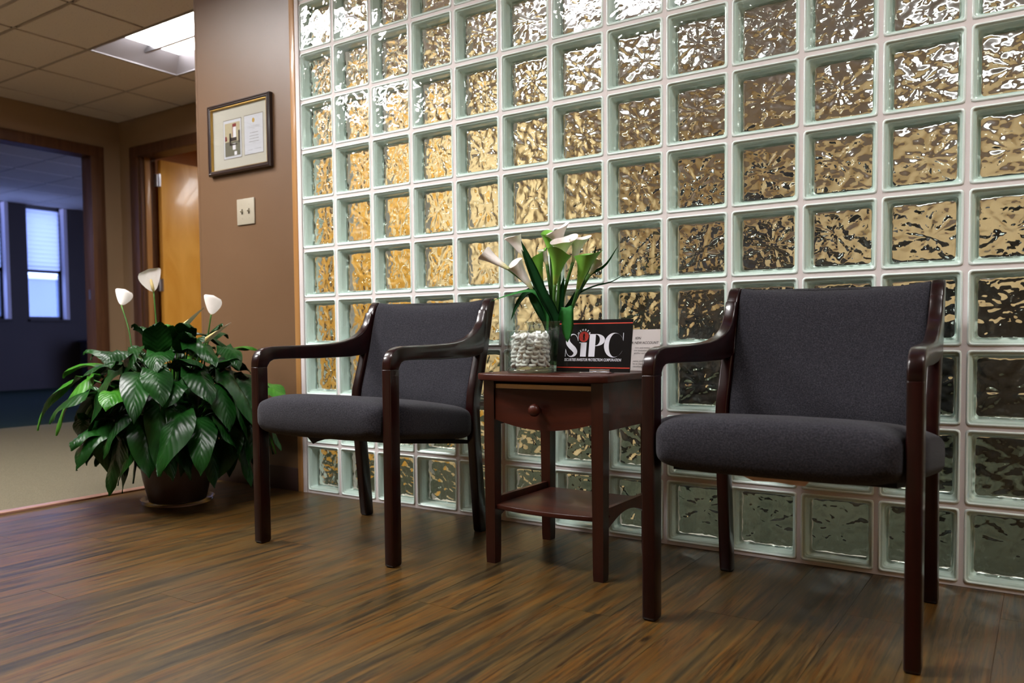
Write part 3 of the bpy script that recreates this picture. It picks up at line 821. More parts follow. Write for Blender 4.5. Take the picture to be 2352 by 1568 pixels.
# ------------------------------------------------------------------ jar of mints
JX, JY, JR = 1.373, -0.378, 0.0675
t = thing('glass_jar', 'low round clear glass jar filled with wrapped white mints', 'jar', (JX, JY, TT))
bm = bmesh.new(); lathe(bm, [(JR - .002, 0.001), (JR, .004), (JR, .119), (JR - .0015, .1205), (JR - .0035, .119), (JR - .0035, .014)], 48); link('jar_wall', bm, 'edgeglass', t, True)
bm = bmesh.new(); lathe(bm, [(.0005, .0005), (JR - .002, .0008), (JR - .0008, .004), (JR - .0038, .0125), (.0005, .0125)], 48); link('jar_base', bm, 'edgeglass', t, True)
bm = bmesh.new(); R1, R2 = .0066, .0040
rings = [[((R1 + R2 * math.cos(b)) * math.cos(a), (R1 + R2 * math.cos(b)) * math.sin(a), R2 * math.sin(b)) for b in [2 * PI * q / 8 for q in range(8)]] for a in [2 * PI * k / 18 for k in range(19)]]
loft(bm, rings, False, False); bmesh.ops.remove_doubles(bm, verts=bm.verts, dist=1e-6); bmesh.ops.recalc_face_normals(bm, faces=bm.faces)
me_mint = bpy.data.meshes.new('mint'); bm.to_mesh(me_mint); bm.free(); me_mint.materials.append(M['mint']); me_mint.polygons.foreach_set('use_smooth', [True] * len(me_mint.polygons))
bm = bmesh.new(); rw = random.Random(5)
prof = [(-.019, .0085), (-.0165, .0055), (-.013, .0022), (-.0115, .0060), (-.006, .0108), (0, .0118), (.006, .0108), (.0115, .0060), (.013, .0022), (.0165, .0055), (.019, .0085)]
rings = []
for x, r in prof:
    rings.append([(x, r * math.cos(2 * PI * k / 12) * rw.uniform(.85, 1.05), r * math.sin(2 * PI * k / 12) * .42 * rw.uniform(.7, 1.15)) for k in range(12)])
loft(bm, rings, False, False); me_wrap = bpy.data.meshes.new('wrapper'); bm.to_mesh(me_wrap); bm.free(); me_wrap.materials.append(M['wrap'])
rm = random.Random(21); cnt = 0
spots = []
for lay in range(7):
    z = .0245 + lay * .0128
    for (rr, nn) in ((.0480, 14), (.029, 7), (.006, 2)):
        if rr < .04 and lay < 5: continue
        for k in range(nn):
            a = 2 * PI * (k + 0.5 * (lay % 2) + rm.uniform(-.18, .18)) / nn + lay * .3
            zz = z + rm.uniform(-.003, .003) + (0.002 if lay > 5 else 0)
            if lay == 6 and rm.random() < 0.3: continue
            spots.append((rr * math.cos(a), rr * math.sin(a), zz, a))
for x, y, z, a in spots:
    o = bpy.data.objects.new('mint', me_mint); C.objects.link(o)
    tag(o, 'white ring mint in clear cellophane inside the round glass jar', 'mint', 'wrapped mints in the glass jar')
    o.location = (JX + x, JY + y, TT + z)
    tilt = rm.uniform(0.1, 1.5)
    o.rotation_euler = (Matrix.Rotation(a + rm.uniform(-.6, .6), 4, 'Z') @ Matrix.Rotation(tilt, 4, 'Y') @ Matrix.Rotation(rm.uniform(0, PI), 4, 'Z')).to_euler()
    o.scale = (1.12, 1.12, 1.12)
    c = bpy.data.objects.new('wrapper', me_wrap); C.objects.link(c); c.parent = o; c.rotation_euler = (0, 0, rm.uniform(0, PI)); c.scale = (.70, .82, .82)

# ------------------------------------------------------------------ vase
VX, VY = 1.378, -0.245
t = thing('glass_vase', 'square clear glass vase holding the calla lilies behind the mint jar', 'vase', (VX, VY, TT))
def sq(h, z, r=0.008): return [(p[0], p[2], z) for p in rrect(h, r, 0, 3)]
bm = bmesh.new(); loft(bm, [sq(.056, .0005), sq(.057, .004), sq(.0575, .05), sq(.060, .105), sq(.0665, .146), sq(.0665, .1475), sq(.0635, .1475), sq(.0565, .105), sq(.0542, .05), sq(.0535, .018)], False, False)
link('vase_wall', bm, 'edgeglass', t, True)
bm = bmesh.new(); loft(bm, [sq(.0555, .0005), sq(.0535, .017)], True, True); link('vase_base', bm, 'edgeglass', t)
bm = bmesh.new(); loft(bm, [sq(.0532, .0185), sq(.0538, .05), sq(.0558, .107)], True, True); link('water', bm, 'water', t)

# ------------------------------------------------------------------ calla lilies
def calla(label, mouth, base, stem, R, col, face=None, curl=0.35):
    """bloom: funnel from base to mouth with one long pointed lip; stem runs on from the base into the vase"""
    t = thing('calla_lily', label, 'flower', stem[-1])
    o0 = Vector(stem[-1]); m_, b_ = Vector(mouth) - o0, Vector(base) - o0
    ax = (m_ - b_); Lb = ax.length; ax.normalize()
    side = Vector(face) if face else Vector((0.2, -1, 0)); side = (side - ax * side.dot(ax)).normalized(); oth = ax.cross(side)
    bm = bmesh.new(); lay = bm.verts.layers.float.new('along')
    nr, nt = 14, 30; prev = None
    for j in range(nr + 1):
        u = j / nr; ring = []
        rad = .0045 + (R * 1.1 - .0045) * (0.62 * u + 0.38 * u ** 3.0)
        for k in range(nt):
            a = 2 * PI * k / nt
            lip = (0.5 + 0.5 * math.cos(a)) ** 2.2           # the long lip
            back = (0.5 - 0.5 * math.cos(a)) ** 3
            ext = max(0, u - 0.55) / 0.45
            axial = Lb * u + R * ext ** 1.5 * (0.95 * lip - 0.35 * back + 0.10 * math.sin(3 * a + 1))
            rr = rad * (1 + 0.16 * ext * math.sin(2 * a + .6)) + R * curl * ext ** 3 * (0.35 + 0.5 * lip)
            d = side * (-math.cos(a)) + oth * math.sin(a)
            v = bm.verts.new(b_ + ax * axial + d * rr); v[lay] = u; ring.append(v)
        if prev:
            for k in range(nt): bm.faces.new((prev[k], prev[(k + 1) % nt], ring[(k + 1) % nt], ring[k]))
        prev = ring
    o = link('bloom', bm, col, t, True)
    bm = bmesh.new(); tube(bm, [b_ + ax * Lb * .15, b_ + ax * Lb * .5, b_ + ax * Lb * .78], [.003, .0035, .002], 8); link('spadix', bm, 'spadix', t, True)
    bm = bmesh.new(); pts = spline([b_ + ax * 0.006] + [Vector(p) - o0 for p in stem], 12); tube(bm, pts, [.0056] + [.0050] * 11, 8); link('stem', bm, 'stem', t, True)
    return t
zb = TT + 0.03
def vb(dx, dy): return (VX + dx, VY + dy, zb)
calla('white calla lily reaching farthest left over the armchair', (1.152, -.29, .912), (1.245, -.285, .856), [(1.318, -.27, .792), (1.365, -.255, .70), vb(.03, .0)], .022, 'bloomw', (-.3, -.6, .5))
calla('white calla lily at top left, behind the dark upright blade', (1.228, -.24, .960), (1.272, -.235, .890), [(1.305, -.235, .82), (1.35, -.24, .71), vb(.0, .02)], .024, 'bloomw', (.9, -.4, -.1))
calla('wide white calla lily low on the left side of the bunch', (1.262, -.285, .872), (1.318, -.27, .790), [(1.338, -.26, .75), (1.362, -.25, .69), vb(.01, -.02)], .023, 'bloomw', (.4, -.9, .1))
calla('pale green calla lily at the top, left of the tallest white bloom', (1.338, -.22, .965), (1.352, -.22, .895), [(1.357, -.225, .81), (1.37, -.24, .70), vb(-.02, .02)], .019, 'bloomg', (.6, -.8, .1))
calla('tallest white calla lily at the top of the bunch', (1.374, -.225, .970), (1.384, -.225, .905), [(1.384, -.23, .81), (1.38, -.24, .70), vb(.01, .03)], .027, 'bloomw', (-.5, -.9, 0))
calla('white calla lily facing right just below the tallest bloom', (1.418, -.265, .932), (1.402, -.26, .865), [(1.396, -.255, .79), (1.388, -.25, .70), vb(.02, -.01)], .027, 'bloomw', (-.4, -.9, .2))
calla('white calla lily leaning right on a long thin stem', (1.456, -.235, .938), (1.433, -.235, .868), [(1.407, -.24, .785), (1.394, -.245, .71), vb(-.03, .02)], .021, 'bloomw', (-.7, -.7, 0))
calla('bright green calla lily in the front centre of the bunch', (1.435, -.315, .888), (1.409, -.30, .800), [(1.401, -.29, .755), (1.396, -.27, .70), vb(-.01, -.03)], .027, 'bloomg', (-.2, .9, .1))
calla('large green calla lily on the right side of the bunch', (1.500, -.27, .885), (1.466, -.265, .787), [(1.444, -.26, .732), (1.418, -.25, .69), vb(-.03, -.02)], .028, 'bloomg', (-.8, -.2, .1))
calla('small slim white calla lily left of the centre', (1.330, -.235, .912), (1.347, -.235, .865), [(1.357, -.235, .785), (1.37, -.24, .70), vb(.0, -.01)], .014, 'bloomw', (.8, -.6, 0))
calla('green calla lily half hidden behind the dark upright blade', (1.312, -.245, .895), (1.332, -.245, .820), [(1.352, -.245, .735), (1.366, -.245, .69), vb(.02, .02)], .024, 'bloomg', (-.5, -.8, 0))
calla('small white calla lily behind the large green bloom at right', (1.508, -.22, .868), (1.480, -.22, .832), [(1.43, -.225, .758), (1.405, -.235, .70), vb(-.02, .03)], .014, 'bloomw', (-.5, .6, 0))

def blade(label, pts, width, col, facing=(0, -1, 0.1), n=18, tp=0.6):
    """long folded leaf; pts run from vase to tip"""
    base = Vector(pts[0]); pl = [p - base for p in spline(pts, n)]
    bm = bmesh.new(); fc = Vector(facing).normalized(); prev = None
    for i, p in enumerate(pl):
        u = i / (n - 1); tg = (pl[min(i + 1, n - 1)] - pl[max(i - 1, 0)]).normalized()
        sd = tg.cross(fc); sd = sd.normalized() if sd.length > 1e-3 else Vector((1, 0, 0)); nm = sd.cross(tg)
        w = width / 2 * (0.45 + 0.55 * min(1, u / 0.35)) * (1 if u < tp else max(0.03, math.cos((u - tp) / (1 - tp) * PI / 2) ** 0.8))
        ring = [bm.verts.new(p + sd * w * q + nm * (abs(q) * w * 0.28)) for q in (-1, -.5, 0, .5, 1)]
        if prev:
            for k in range(4): bm.faces.new((prev[k], prev[k + 1], ring[k + 1], ring[k]))
        prev = ring
    bmesh.ops.solidify(bm, geom=bm.faces[:], thickness=0.0006)
    o = link('lily_leaf', bm, col, None, True, base); tag(o, label, 'leaf'); return o
blade('broad dark upright blade leaning left, in front of the green lily', [vb(.02, -.035), (1.407, -.285, .70), (1.371, -.30, .782), (1.337, -.305, .858), (1.300, -.31, .938)], .030, 'blade')
blade('second dark upright blade just behind the broad one', [vb(.0, -.03), (1.395, -.275, .69), (1.352, -.285, .78), (1.318, -.29, .86), (1.292, -.295, .915)], .022, 'blade')
blade('green blade arching left with its tip over the armchair', [vb(-.03, -.01), (1.366, -.27, .71), (1.348, -.285, .768), (1.318, -.29, .789), (1.25, -.30, .779), (1.188, -.31, .762)], .018, 'bladelight', (0, -.5, .8))
blade('dark blade drooping down on the left side', [vb(-.04, .01), (1.365, -.26, .72), (1.335, -.27, .782), (1.303, -.275, .789), (1.268, -.28, .755), (1.244, -.285, .703)], .020, 'blade')
blade('wide green blade low at the left side of the stems', [vb(.0, .0), (1.360, -.265, .69), (1.337, -.27, .735), (1.312, -.27, .776), (1.300, -.27, .80)], .026, 'blade')
blade('thin blade rising far to the right beside the glass blocks', [vb(.02, .03), (1.395, -.225, .709), (1.418, -.22, .759), (1.478, -.22, .830), (1.534, -.22, .859), (1.579, -.22, .917)], .010, 'blade')
blade('thin blade bending low to the right over the sign', [vb(.03, .03), (1.395, -.225, .702), (1.412, -.22, .74), (1.446, -.22, .779), (1.50, -.22, .80), (1.555, -.22, .81), (1.612, -.22, .838)], .009, 'blade', (0, -.6, .6))
blade('light green blade folded down over the front of the black sign', [vb(.035, -.02), (1.426, -.29, .685), (1.450, -.31, .722), (1.474, -.345, .735), (1.4865, -.362, .722), (1.4865, -.362, .68), (1.485, -.360, .636)], .034, 'bladelight', (.55, -.83, .05), 22, .80)
blade('short green tip standing up behind the large green bloom', [vb(-.01, .04), (1.41, -.215, .72), (1.466, -.205, .83), (1.486, -.20, .885), (1.494, -.20, .925)], .010, 'blade')
blade('dark blade rising among the stems in the centre', [vb(-.01, .01), (1.40, -.25, .70), (1.405, -.25, .78), (1.412, -.25, .83)], .018, 'blade')
blade('dark blade right of the centre stems', [vb(-.02, .0), (1.415, -.25, .70), (1.452, -.245, .77), (1.478, -.24, .82)], .016, 'blade')

# ------------------------------------------------------------------ black sign in its stand
SW, SH = 0.2300, 0.1490
t = thing('tabletop_sign', 'black tabletop sign with large white letters standing in a chrome foot', 'sign', (1.5505, -0.338, TT + 0.002), 0.02)
tilt = math.radians(10.0)
piv = bpy.data.objects.new('board_pivot', None)
def onboard(name, me, m, u, v, lift=0.0, rot=0.0, parent=None):
    """place a flat mesh on the face of the leaning board: u right, v up in metres from its lower left corner"""
    A = Matrix.Translation((0, 0, 0.001)) @ Matrix.Rotation(-tilt, 4, 'X') @ Matrix.Translation((-SW / 2 + u, -lift, v)) @ Matrix.Rotation(PI / 2, 4, 'X') @ Matrix.Rotation(rot, 4, 'Z')
    me.transform(A)
    return link_me(name, me, m, parent)
bm = bmesh.new(); box(bm, 0, SW, 0, SH, -0.004, 0.0, 0.0006, 1); me = bpy.data.meshes.new('board'); bm.to_mesh(me); bm.free()
board = onboard('board', me, M['black'], 0, 0, 0, 0, t)
for v in (0.0105, SH - 0.0125):
    bm = bmesh.new(); box(bm, 0.0005, SW - 0.0005, 0, 0.0026, 0, 0.0002); me = bpy.data.meshes.new('red_line'); bm.to_mesh(me); bm.free(); onboard('red_line', me, M['red'], 0, v, 0.0003, 0, board)
def ribbon(L, Rr):
    bm = bmesh.new(); n = len(L)
    for z0, flip in ((0.0002, False),):
        a = [bm.verts.new((x, y, z0)) for x, y in L]; b = [bm.verts.new((x, y, z0)) for x, y in Rr]
        for i in range(n - 1): bm.faces.new((a[i], b[i], b[i + 1], a[i + 1]))
    bmesh.ops.recalc_face_normals(bm, faces=bm.faces)
    for f in bm.faces:
        if f.normal.z < 0: f.normal_flip()
    me = bpy.data.meshes.new('letter'); bm.to_mesh(me); bm.free(); return me
def stroke(pts, widths, n=60):
    """variable-width stroke through points"""
    c = spline([(x, y, 0) for x, y in pts], n); w = [lerp_tab(list(zip([i / (len(widths) - 1) for i in range(len(widths))], widths)), i / (n - 1)) for i in range(n)]
    Lp, Rp = [], []
    for i, p in enumerate(c):
        tg = (c[min(i + 1, n - 1)] - c[max(i - 1, 0)]).normalized(); nn = Vector((-tg.y, tg.x, 0))
        Lp.append(((p + nn * w[i] / 2).x, (p + nn * w[i] / 2).y)); Rp.append(((p - nn * w[i] / 2).x, (p - nn * w[i] / 2).y))
    return ribbon(Lp, Rp)
def poly(pts):
    bm = bmesh.new(); f = bm.faces.new([bm.verts.new((x, y, 0.0002)) for x, y in pts])
    if f.normal.z < 0: f.normal_flip()
    bm.normal_update()
    if f.normal.z < 0: f.normal_flip()
    bmesh.ops.triangulate(bm, faces=bm.faces); me = bpy.data.meshes.new('letter'); bm.to_mesh(me); bm.free(); return me
def join(meshes):
    bm = bmesh.new()
    for me in meshes: bm.from_mesh(me)
    out = bpy.data.meshes.new('letter'); bm.to_mesh(out); bm.free(); return out
ux = lambda u: u * SW
vz = lambda v: (1 - v) * SH     # v counted from the top edge
Ltr = {}
S_c = [(.272, .330), (.245, .292), (.205, .283), (.165, .310), (.140, .370), (.148, .440), (.180, .505), (.225, .570), (.246, .640), (.232, .700), (.190, .708), (.150, .672), (.125, .610)]
S_w = [.0010, .0014, .0022, .0045, .0098, .0136, .0150, .0148, .0120, .0060, .0022, .0014, .0010]
S_c = [(.280, .400), (.262, .330), (.232, .288), (.195, .283), (.158, .318), (.138, .380), (.146, .450), (.182, .510), (.226, .565), (.252, .620), (.244, .672), (.210, .706), (.170, .704), (.138, .660), (.120, .590)]
S_w = [.0009, .0011, .0016, .0030, .0062, .0112, .0142, .0152, .0150, .0132, .0088, .0040, .0018, .0012, .0009]
Ltr['letter_s'] = join([stroke([(ux(a), vz(b)) for a, b in S_c], S_w, 90),
    poly([(ux(.276), vz(.265)), (ux(.283), vz(.265)), (ux(.283), vz(.415)), (ux(.276), vz(.40))]),
    poly([(ux(.112), vz(.56)), (ux(.119), vz(.58)), (ux(.119), vz(.712)), (ux(.112), vz(.712))])])
Ltr['letter_i'] = join([poly([(ux(.322), vz(.712)), (ux(.402), vz(.712)), (ux(.402), vz(.440)), (ux(.322), vz(.440))]), poly([(ux(.300), vz(.452)), (ux(.323), vz(.452)), (ux(.323), vz(.437)), (ux(.300), vz(.437))])])
Ltr['letter_p'] = join([poly([(ux(.437), vz(.712)), (ux(.520), vz(.712)), (ux(.520), vz(.280)), (ux(.437), vz(.280))]), poly([(ux(.425), vz(.290)), (ux(.438), vz(.290)), (ux(.438), vz(.278)), (ux(.425), vz(.278))]),
    ribbon([(ux(.519 + (.128) * math.sin(a) ** .9), vz(.394 - .116 * math.cos(a))) for a in [PI * k / 30 for k in range(31)]], [(ux(.519 + (.060) * math.sin(a)), vz(.394 - .106 * math.cos(a))) for a in [PI * k / 30 for k in range(31)]])])
ang = [math.radians(24 + 308 * k / 70) for k in range(71)]
Ltr['letter_c'] = join([ribbon([(ux(.770 + .130 * math.cos(a)), vz(.492 - .232 * math.sin(a))) for a in ang], [(ux(.787 + (.083 if math.cos(a) < 0 else .113) * math.cos(a)), vz(.492 - .222 * math.sin(a))) for a in ang]),
    poly([(ux(.884), vz(.262)), (ux(.892), vz(.262)), (ux(.892), vz(.415)), (ux(.884), vz(.385))])])
for nme, me in Ltr.items(): onboard(nme, me, M['white'], 0, 0, 0.0002, 0, board)
# disc with a small engraved figure-like speckle
bm = bmesh.new(); bmesh.ops.create_circle(bm, cap_ends=True, radius=.0151, segments=40); bmesh.ops.translate(bm, verts=bm.verts, vec=(0, 0, .0002)); me = bpy.data.meshes.new('disc'); bm.to_mesh(me); bm.free()
onboard('red_disc', me, M['redisc'], ux(.357), vz(.330), .0002, 0, board)
parts = []
rd = random.Random(3)
parts.append(poly([(-.0016, -.0112), (.0004, -.0112), (.0008, -.006), (.0018, -.0112), (.0034, -.0112), (.0030, -.003), (.0026, .0030), (.0040, .0050), (.0022, .0062), (.0014, .0095), (-.0012, .0095), (-.0024, .0055), (-.0030, .0), (-.0014, -.004)]))
for _ in range(44):
    a = rd.uniform(0, 2 * PI); r = rd.uniform(.006, .0142); s = rd.uniform(.0004, .0009); x, y = r * math.cos(a), r * math.sin(a)
    parts.append(poly([(x - s, y - s * .5), (x + s, y - s * .6), (x + s * .8, y + s * .6), (x - s, y + s * .5)]))
onboard('disc_engraving', join(parts), M['black'], ux(.357), vz(.330), .00035, 0, board)
for k, chx in enumerate('MEMBER'):
    a = math.radians(150 - k * 24.0); me = text_mesh(chx, .0082, 0.0, 0, 1.0, 'CENTER', .0002)
    onboard('small_letter', me, M['white'], ux(.357) + .0172 * math.cos(a), vz(.330) + .0172 * math.sin(a), .0004, a - PI / 2, board)
me = text_mesh('SECURITIES INVESTOR PROTECTION CORPORATION', .0108, 0.0, 0.12, 1.0, 'LEFT', .0002)
wdt = max(v.co.x for v in me.vertices); me.transform(Matrix.Diagonal((ux(.775) / wdt, 1, 1, 1)))
onboard('small_lettering', me, M['white'], ux(.105), vz(.797), .0004, 0, board)
boxo('chrome_foot', -.012 + .03, .012 + .06, -.040, -.006, -.0018, .0022, 'chrome', t, .001)
boxo('chrome_clip', -.002, .060, -.0115, -.0035, .0022, .0085, 'chrome', t, .001)
boxo('chrome_foot', -.020, .018, -.036, -.008, -.0018, .0018, 'chrome', t, .001)

# ------------------------------------------------------------------ white notice behind the sign
t = thing('notice', 'white printed notice standing behind the black sign', 'notice', (1.613, -0.190, TT), 0.0)
PWd, PH = 0.150, 0.121
def onpaper(name, me, m, u, v, lift, parent):
    A = Matrix.Rotation(-math.radians(7), 4, 'X') @ Matrix.Translation((-PWd / 2 + u, -lift, v + .001)) @ Matrix.Rotation(PI / 2, 4, 'X')
    me.transform(A); return link_me(name, me, m, parent)
bm = bmesh.new(); box(bm, 0, PWd, 0, PH, -.0012, 0); me = bpy.data.meshes.new('sheet'); bm.to_mesh(me); bm.free(); sheet = onpaper('sheet', me, M['paper'], 0, 0, 0, t)
for txt, u, v, s, sh, mm in (('ION', .071, .092, .0106, .25, 'ink'), ('A NEW ACCOUNT', .060, .0785, .0104, .25, 'ink'), ('rism and money', .072, .065, .0078, 0, 'faint'), ('cial institutions to', .070, .057, .0078, 0, 'faint'), ('entifies each', .070, .049, .0078, 0, 'faint'),
                             ('name, address,', .068, .026, .0078, 0, 'faint'), ('us to identify you', .068, .018, .0078, 0, 'faint'), ('identifying docume', .068, .010, .0078, 0, 'faint')):
    me = text_mesh(txt, s, 0.0, sh, 0.95); onpaper('print_line', me, M[mm], u, v, .0005, sheet)
bm = bmesh.new(); box(bm, -PWd / 2, PWd / 2, .004, .03, -.0005, .0015); link('holder_foot', bm, 'clear', t)

# ------------------------------------------------------------------ framed certificate
t = thing('framed_certificate', 'framed photo and card with cream mat and dark wood frame on the brown wall', 'picture', (-.368, 0, 1.5465))
fw_, fh_ = .2095, .157
bm = bmesh.new()
def fr(h, v, y): return [(-h, y, -v), (h, y, -v), (h, y, v), (-h, y, v)]
rings = [fr(fw_, fh_, -.0005), fr(fw_, fh_, -.016), fr(fw_ - .003, fh_ - .003, -.022), fr(fw_ - .008, fh_ - .008, -.024), fr(fw_ - .012, fh_ - .012, -.0215), fr(fw_ - .015, fh_ - .015, -.0225), fr(fw_ - .020, fh_ - .020, -.018)]
loft(bm, rings, False, False); bmesh.ops.recalc_face_normals(bm, faces=bm.faces); link('frame', bm, 'framewood', t)
bm = bmesh.new(); loft(bm, [fr(fw_ - .020, fh_ - .020, -.018), fr(fw_ - .0215, fh_ - .0215, -.0185), fr(fw_ - .025, fh_ - .025, -.007)], False, False); link('gold_lip', bm, 'gold', t)
bm = bmesh.new(); box(bm, -fw_ + .02, fw_ - .02, -.0075, -.004, -fh_ + .02, fh_ - .02); mb = link('mat_board', bm, 'cream', t)
bm = bmesh.new(); box(bm, -fw_ + .022, fw_ - .022, -.0165, -.0155, -fh_ + .022, fh_ - .022); link('glazing', bm, 'clear', t)
ox, oz = -.368, 1.5465
def card(name, x0, x1, z0, z1, m, y, parent): 
    bm = bmesh.new(); box(bm, x0 - ox, x1 - ox, y - .0003, y, z0 - oz, z1 - oz); return link(name, bm, m, parent)
M['bevelline'] = mat('mat_bevel', (120, 108, 92), 0.7)
M['photofloor'] = mat('photo_floor', (110, 106, 92), 0.4); M['photowall'] = mat('photo_wall', (186, 172, 142), 0.4); M['photowin'] = mat('photo_window', (236, 232, 240), 0.4); M['photodark'] = mat('photo_dark', (44, 28, 28), 0.4); M['photored'] = mat('photo_red', (130, 32, 34), 0.4)
card('opening_bevel', -.4800, -.3555, 1.4540, 1.6275, 'bevelline', -.0077, mb); card('print_border', -.4780, -.3572, 1.4565, 1.6245, 'white', -.0081, mb)
ph = card('photo', -.4688, -.3650, 1.4660, 1.6120, 'photowall', -.0085, mb)
card('opening_bevel', -.3375, -.2108, 1.4570, 1.6290, 'bevelline', -.0077, mb); cd = card('card', -.3355, -.2125, 1.4590, 1.6260, 'white', -.0081, mb)
bm = bmesh.new()
def pb(bm, x0, x1, z0, z1, y=-.0088): box(bm, x0 - ox, x1 - ox, y - .0002, y, z0 - oz, z1 - oz)
pb(bm, -.4688, -.3650, 1.4660, 1.5290); link('photo_detail', bm, 'photofloor', t)
bm = bmesh.new(); pb(bm, -.4135, -.3915, 1.542, 1.600, -.009); pb(bm, -.4160, -.3960, 1.492, 1.520, -.009); pb(bm, -.405, -.388, 1.468, 1.484, -.009); link('photo_detail', bm, 'photowin', t)
bm = bmesh.new(); pb(bm, -.432, -.388, 1.531, 1.546, -.0092); pb(bm, -.438, -.426, 1.515, 1.566, -.0092); pb(bm, -.376, -.366, 1.520, 1.574, -.0092); pb(bm, -.437, -.386, 1.512, 1.518, -.0092); link('photo_detail', bm, 'photodark', t)
bm = bmesh.new(); pb(bm, -.4155, -.390, 1.592, 1.606, -.0095); pb(bm, -.4155, -.412, 1.550, 1.60, -.0095); pb(bm, -.467, -.456, 1.535, 1.555, -.0095); link('photo_detail', bm, 'photored', t)
bm = bmesh.new(); lathe(bm, [(.0001, .0003), (.0085, .0003), (.0088, 0)], 20); bmesh.ops.scale(bm, verts=bm.verts, vec=(1, 1.15, 1)); bmesh.ops.rotate(bm, verts=bm.verts, cent=(0, 0, 0), matrix=Matrix.Rotation(PI / 2, 3, 'X')); bmesh.ops.translate(bm, verts=bm.verts, vec=(-.2745 - ox, -.0083, 1.602 - oz)); link('gold_seal', bm, 'gold', t)
bm = bmesh.new(); rs = random.Random(9)
for z, x0, x1, sz in ((1.578, -.315, -.233, .0011), (1.572, -.312, -.236, .0011), (1.5665, -.283, -.265, .0010), (1.549, -.297, -.244, .0024), (1.5355, -.301, -.242, .0024), (1.5235, -.302, -.241, .0024), (1.511, -.305, -.241, .0024), (1.5045, -.280, -.262, .0009), (1.476, -.312, -.282, .0016), (1.478, -.268, -.228, .0016)):
    x = x0
    while x < x1:
        wd = rs.uniform(.0008, .0022); hh = sz * rs.uniform(.4, 1.0); pb(bm, x, min(x + wd, x1), z - hh / 2, z + hh / 2, -.0086); x += wd + rs.uniform(.0003, .0009)
link('script_lines', bm, 'faint', t)

# ------------------------------------------------------------------ blank double switch plate
t = thing('switch_plate', 'ivory double toggle switch plate below the framed certificate', 'light switch', (-.344, 0, 1.2145))
bm = bmesh.new(); box(bm, -.0585, .0585, -.006, -.0003, -.0572, .0572, .0022, 3); auto_smooth(link('plate', bm, 'ivory', t))
for sx in (-.023, .023):
    bm = bmesh.new(); box(bm, sx - .0052, sx + .0052, -.0064, -.0058, -.0120, .0120); link('toggle_slot', bm, 'slot', t)
    bm = bmesh.new(); box(bm, sx - .0042, sx + .0042, -.0165, -.0062, -.004, .006, .001); bmesh.ops.rotate(bm, verts=bm.verts, cent=(sx, -.006, 0), matrix=Matrix.Rotation(-.45, 3, 'X')); link('toggle', bm, 'ivory', t)
    for z in (-.030, .030):
        bm = bmesh.new(); lathe(bm, [(.0001, .0008), (.0022, .0006), (.0026, 0)], 10); bmesh.ops.rotate(bm, verts=bm.verts, cent=(0, 0, 0), matrix=Matrix.Rotation(PI / 2, 3, 'X')); bmesh.ops.translate(bm, verts=bm.verts, vec=(sx, -.006, z)); link('screw', bm, 'ivory', t)

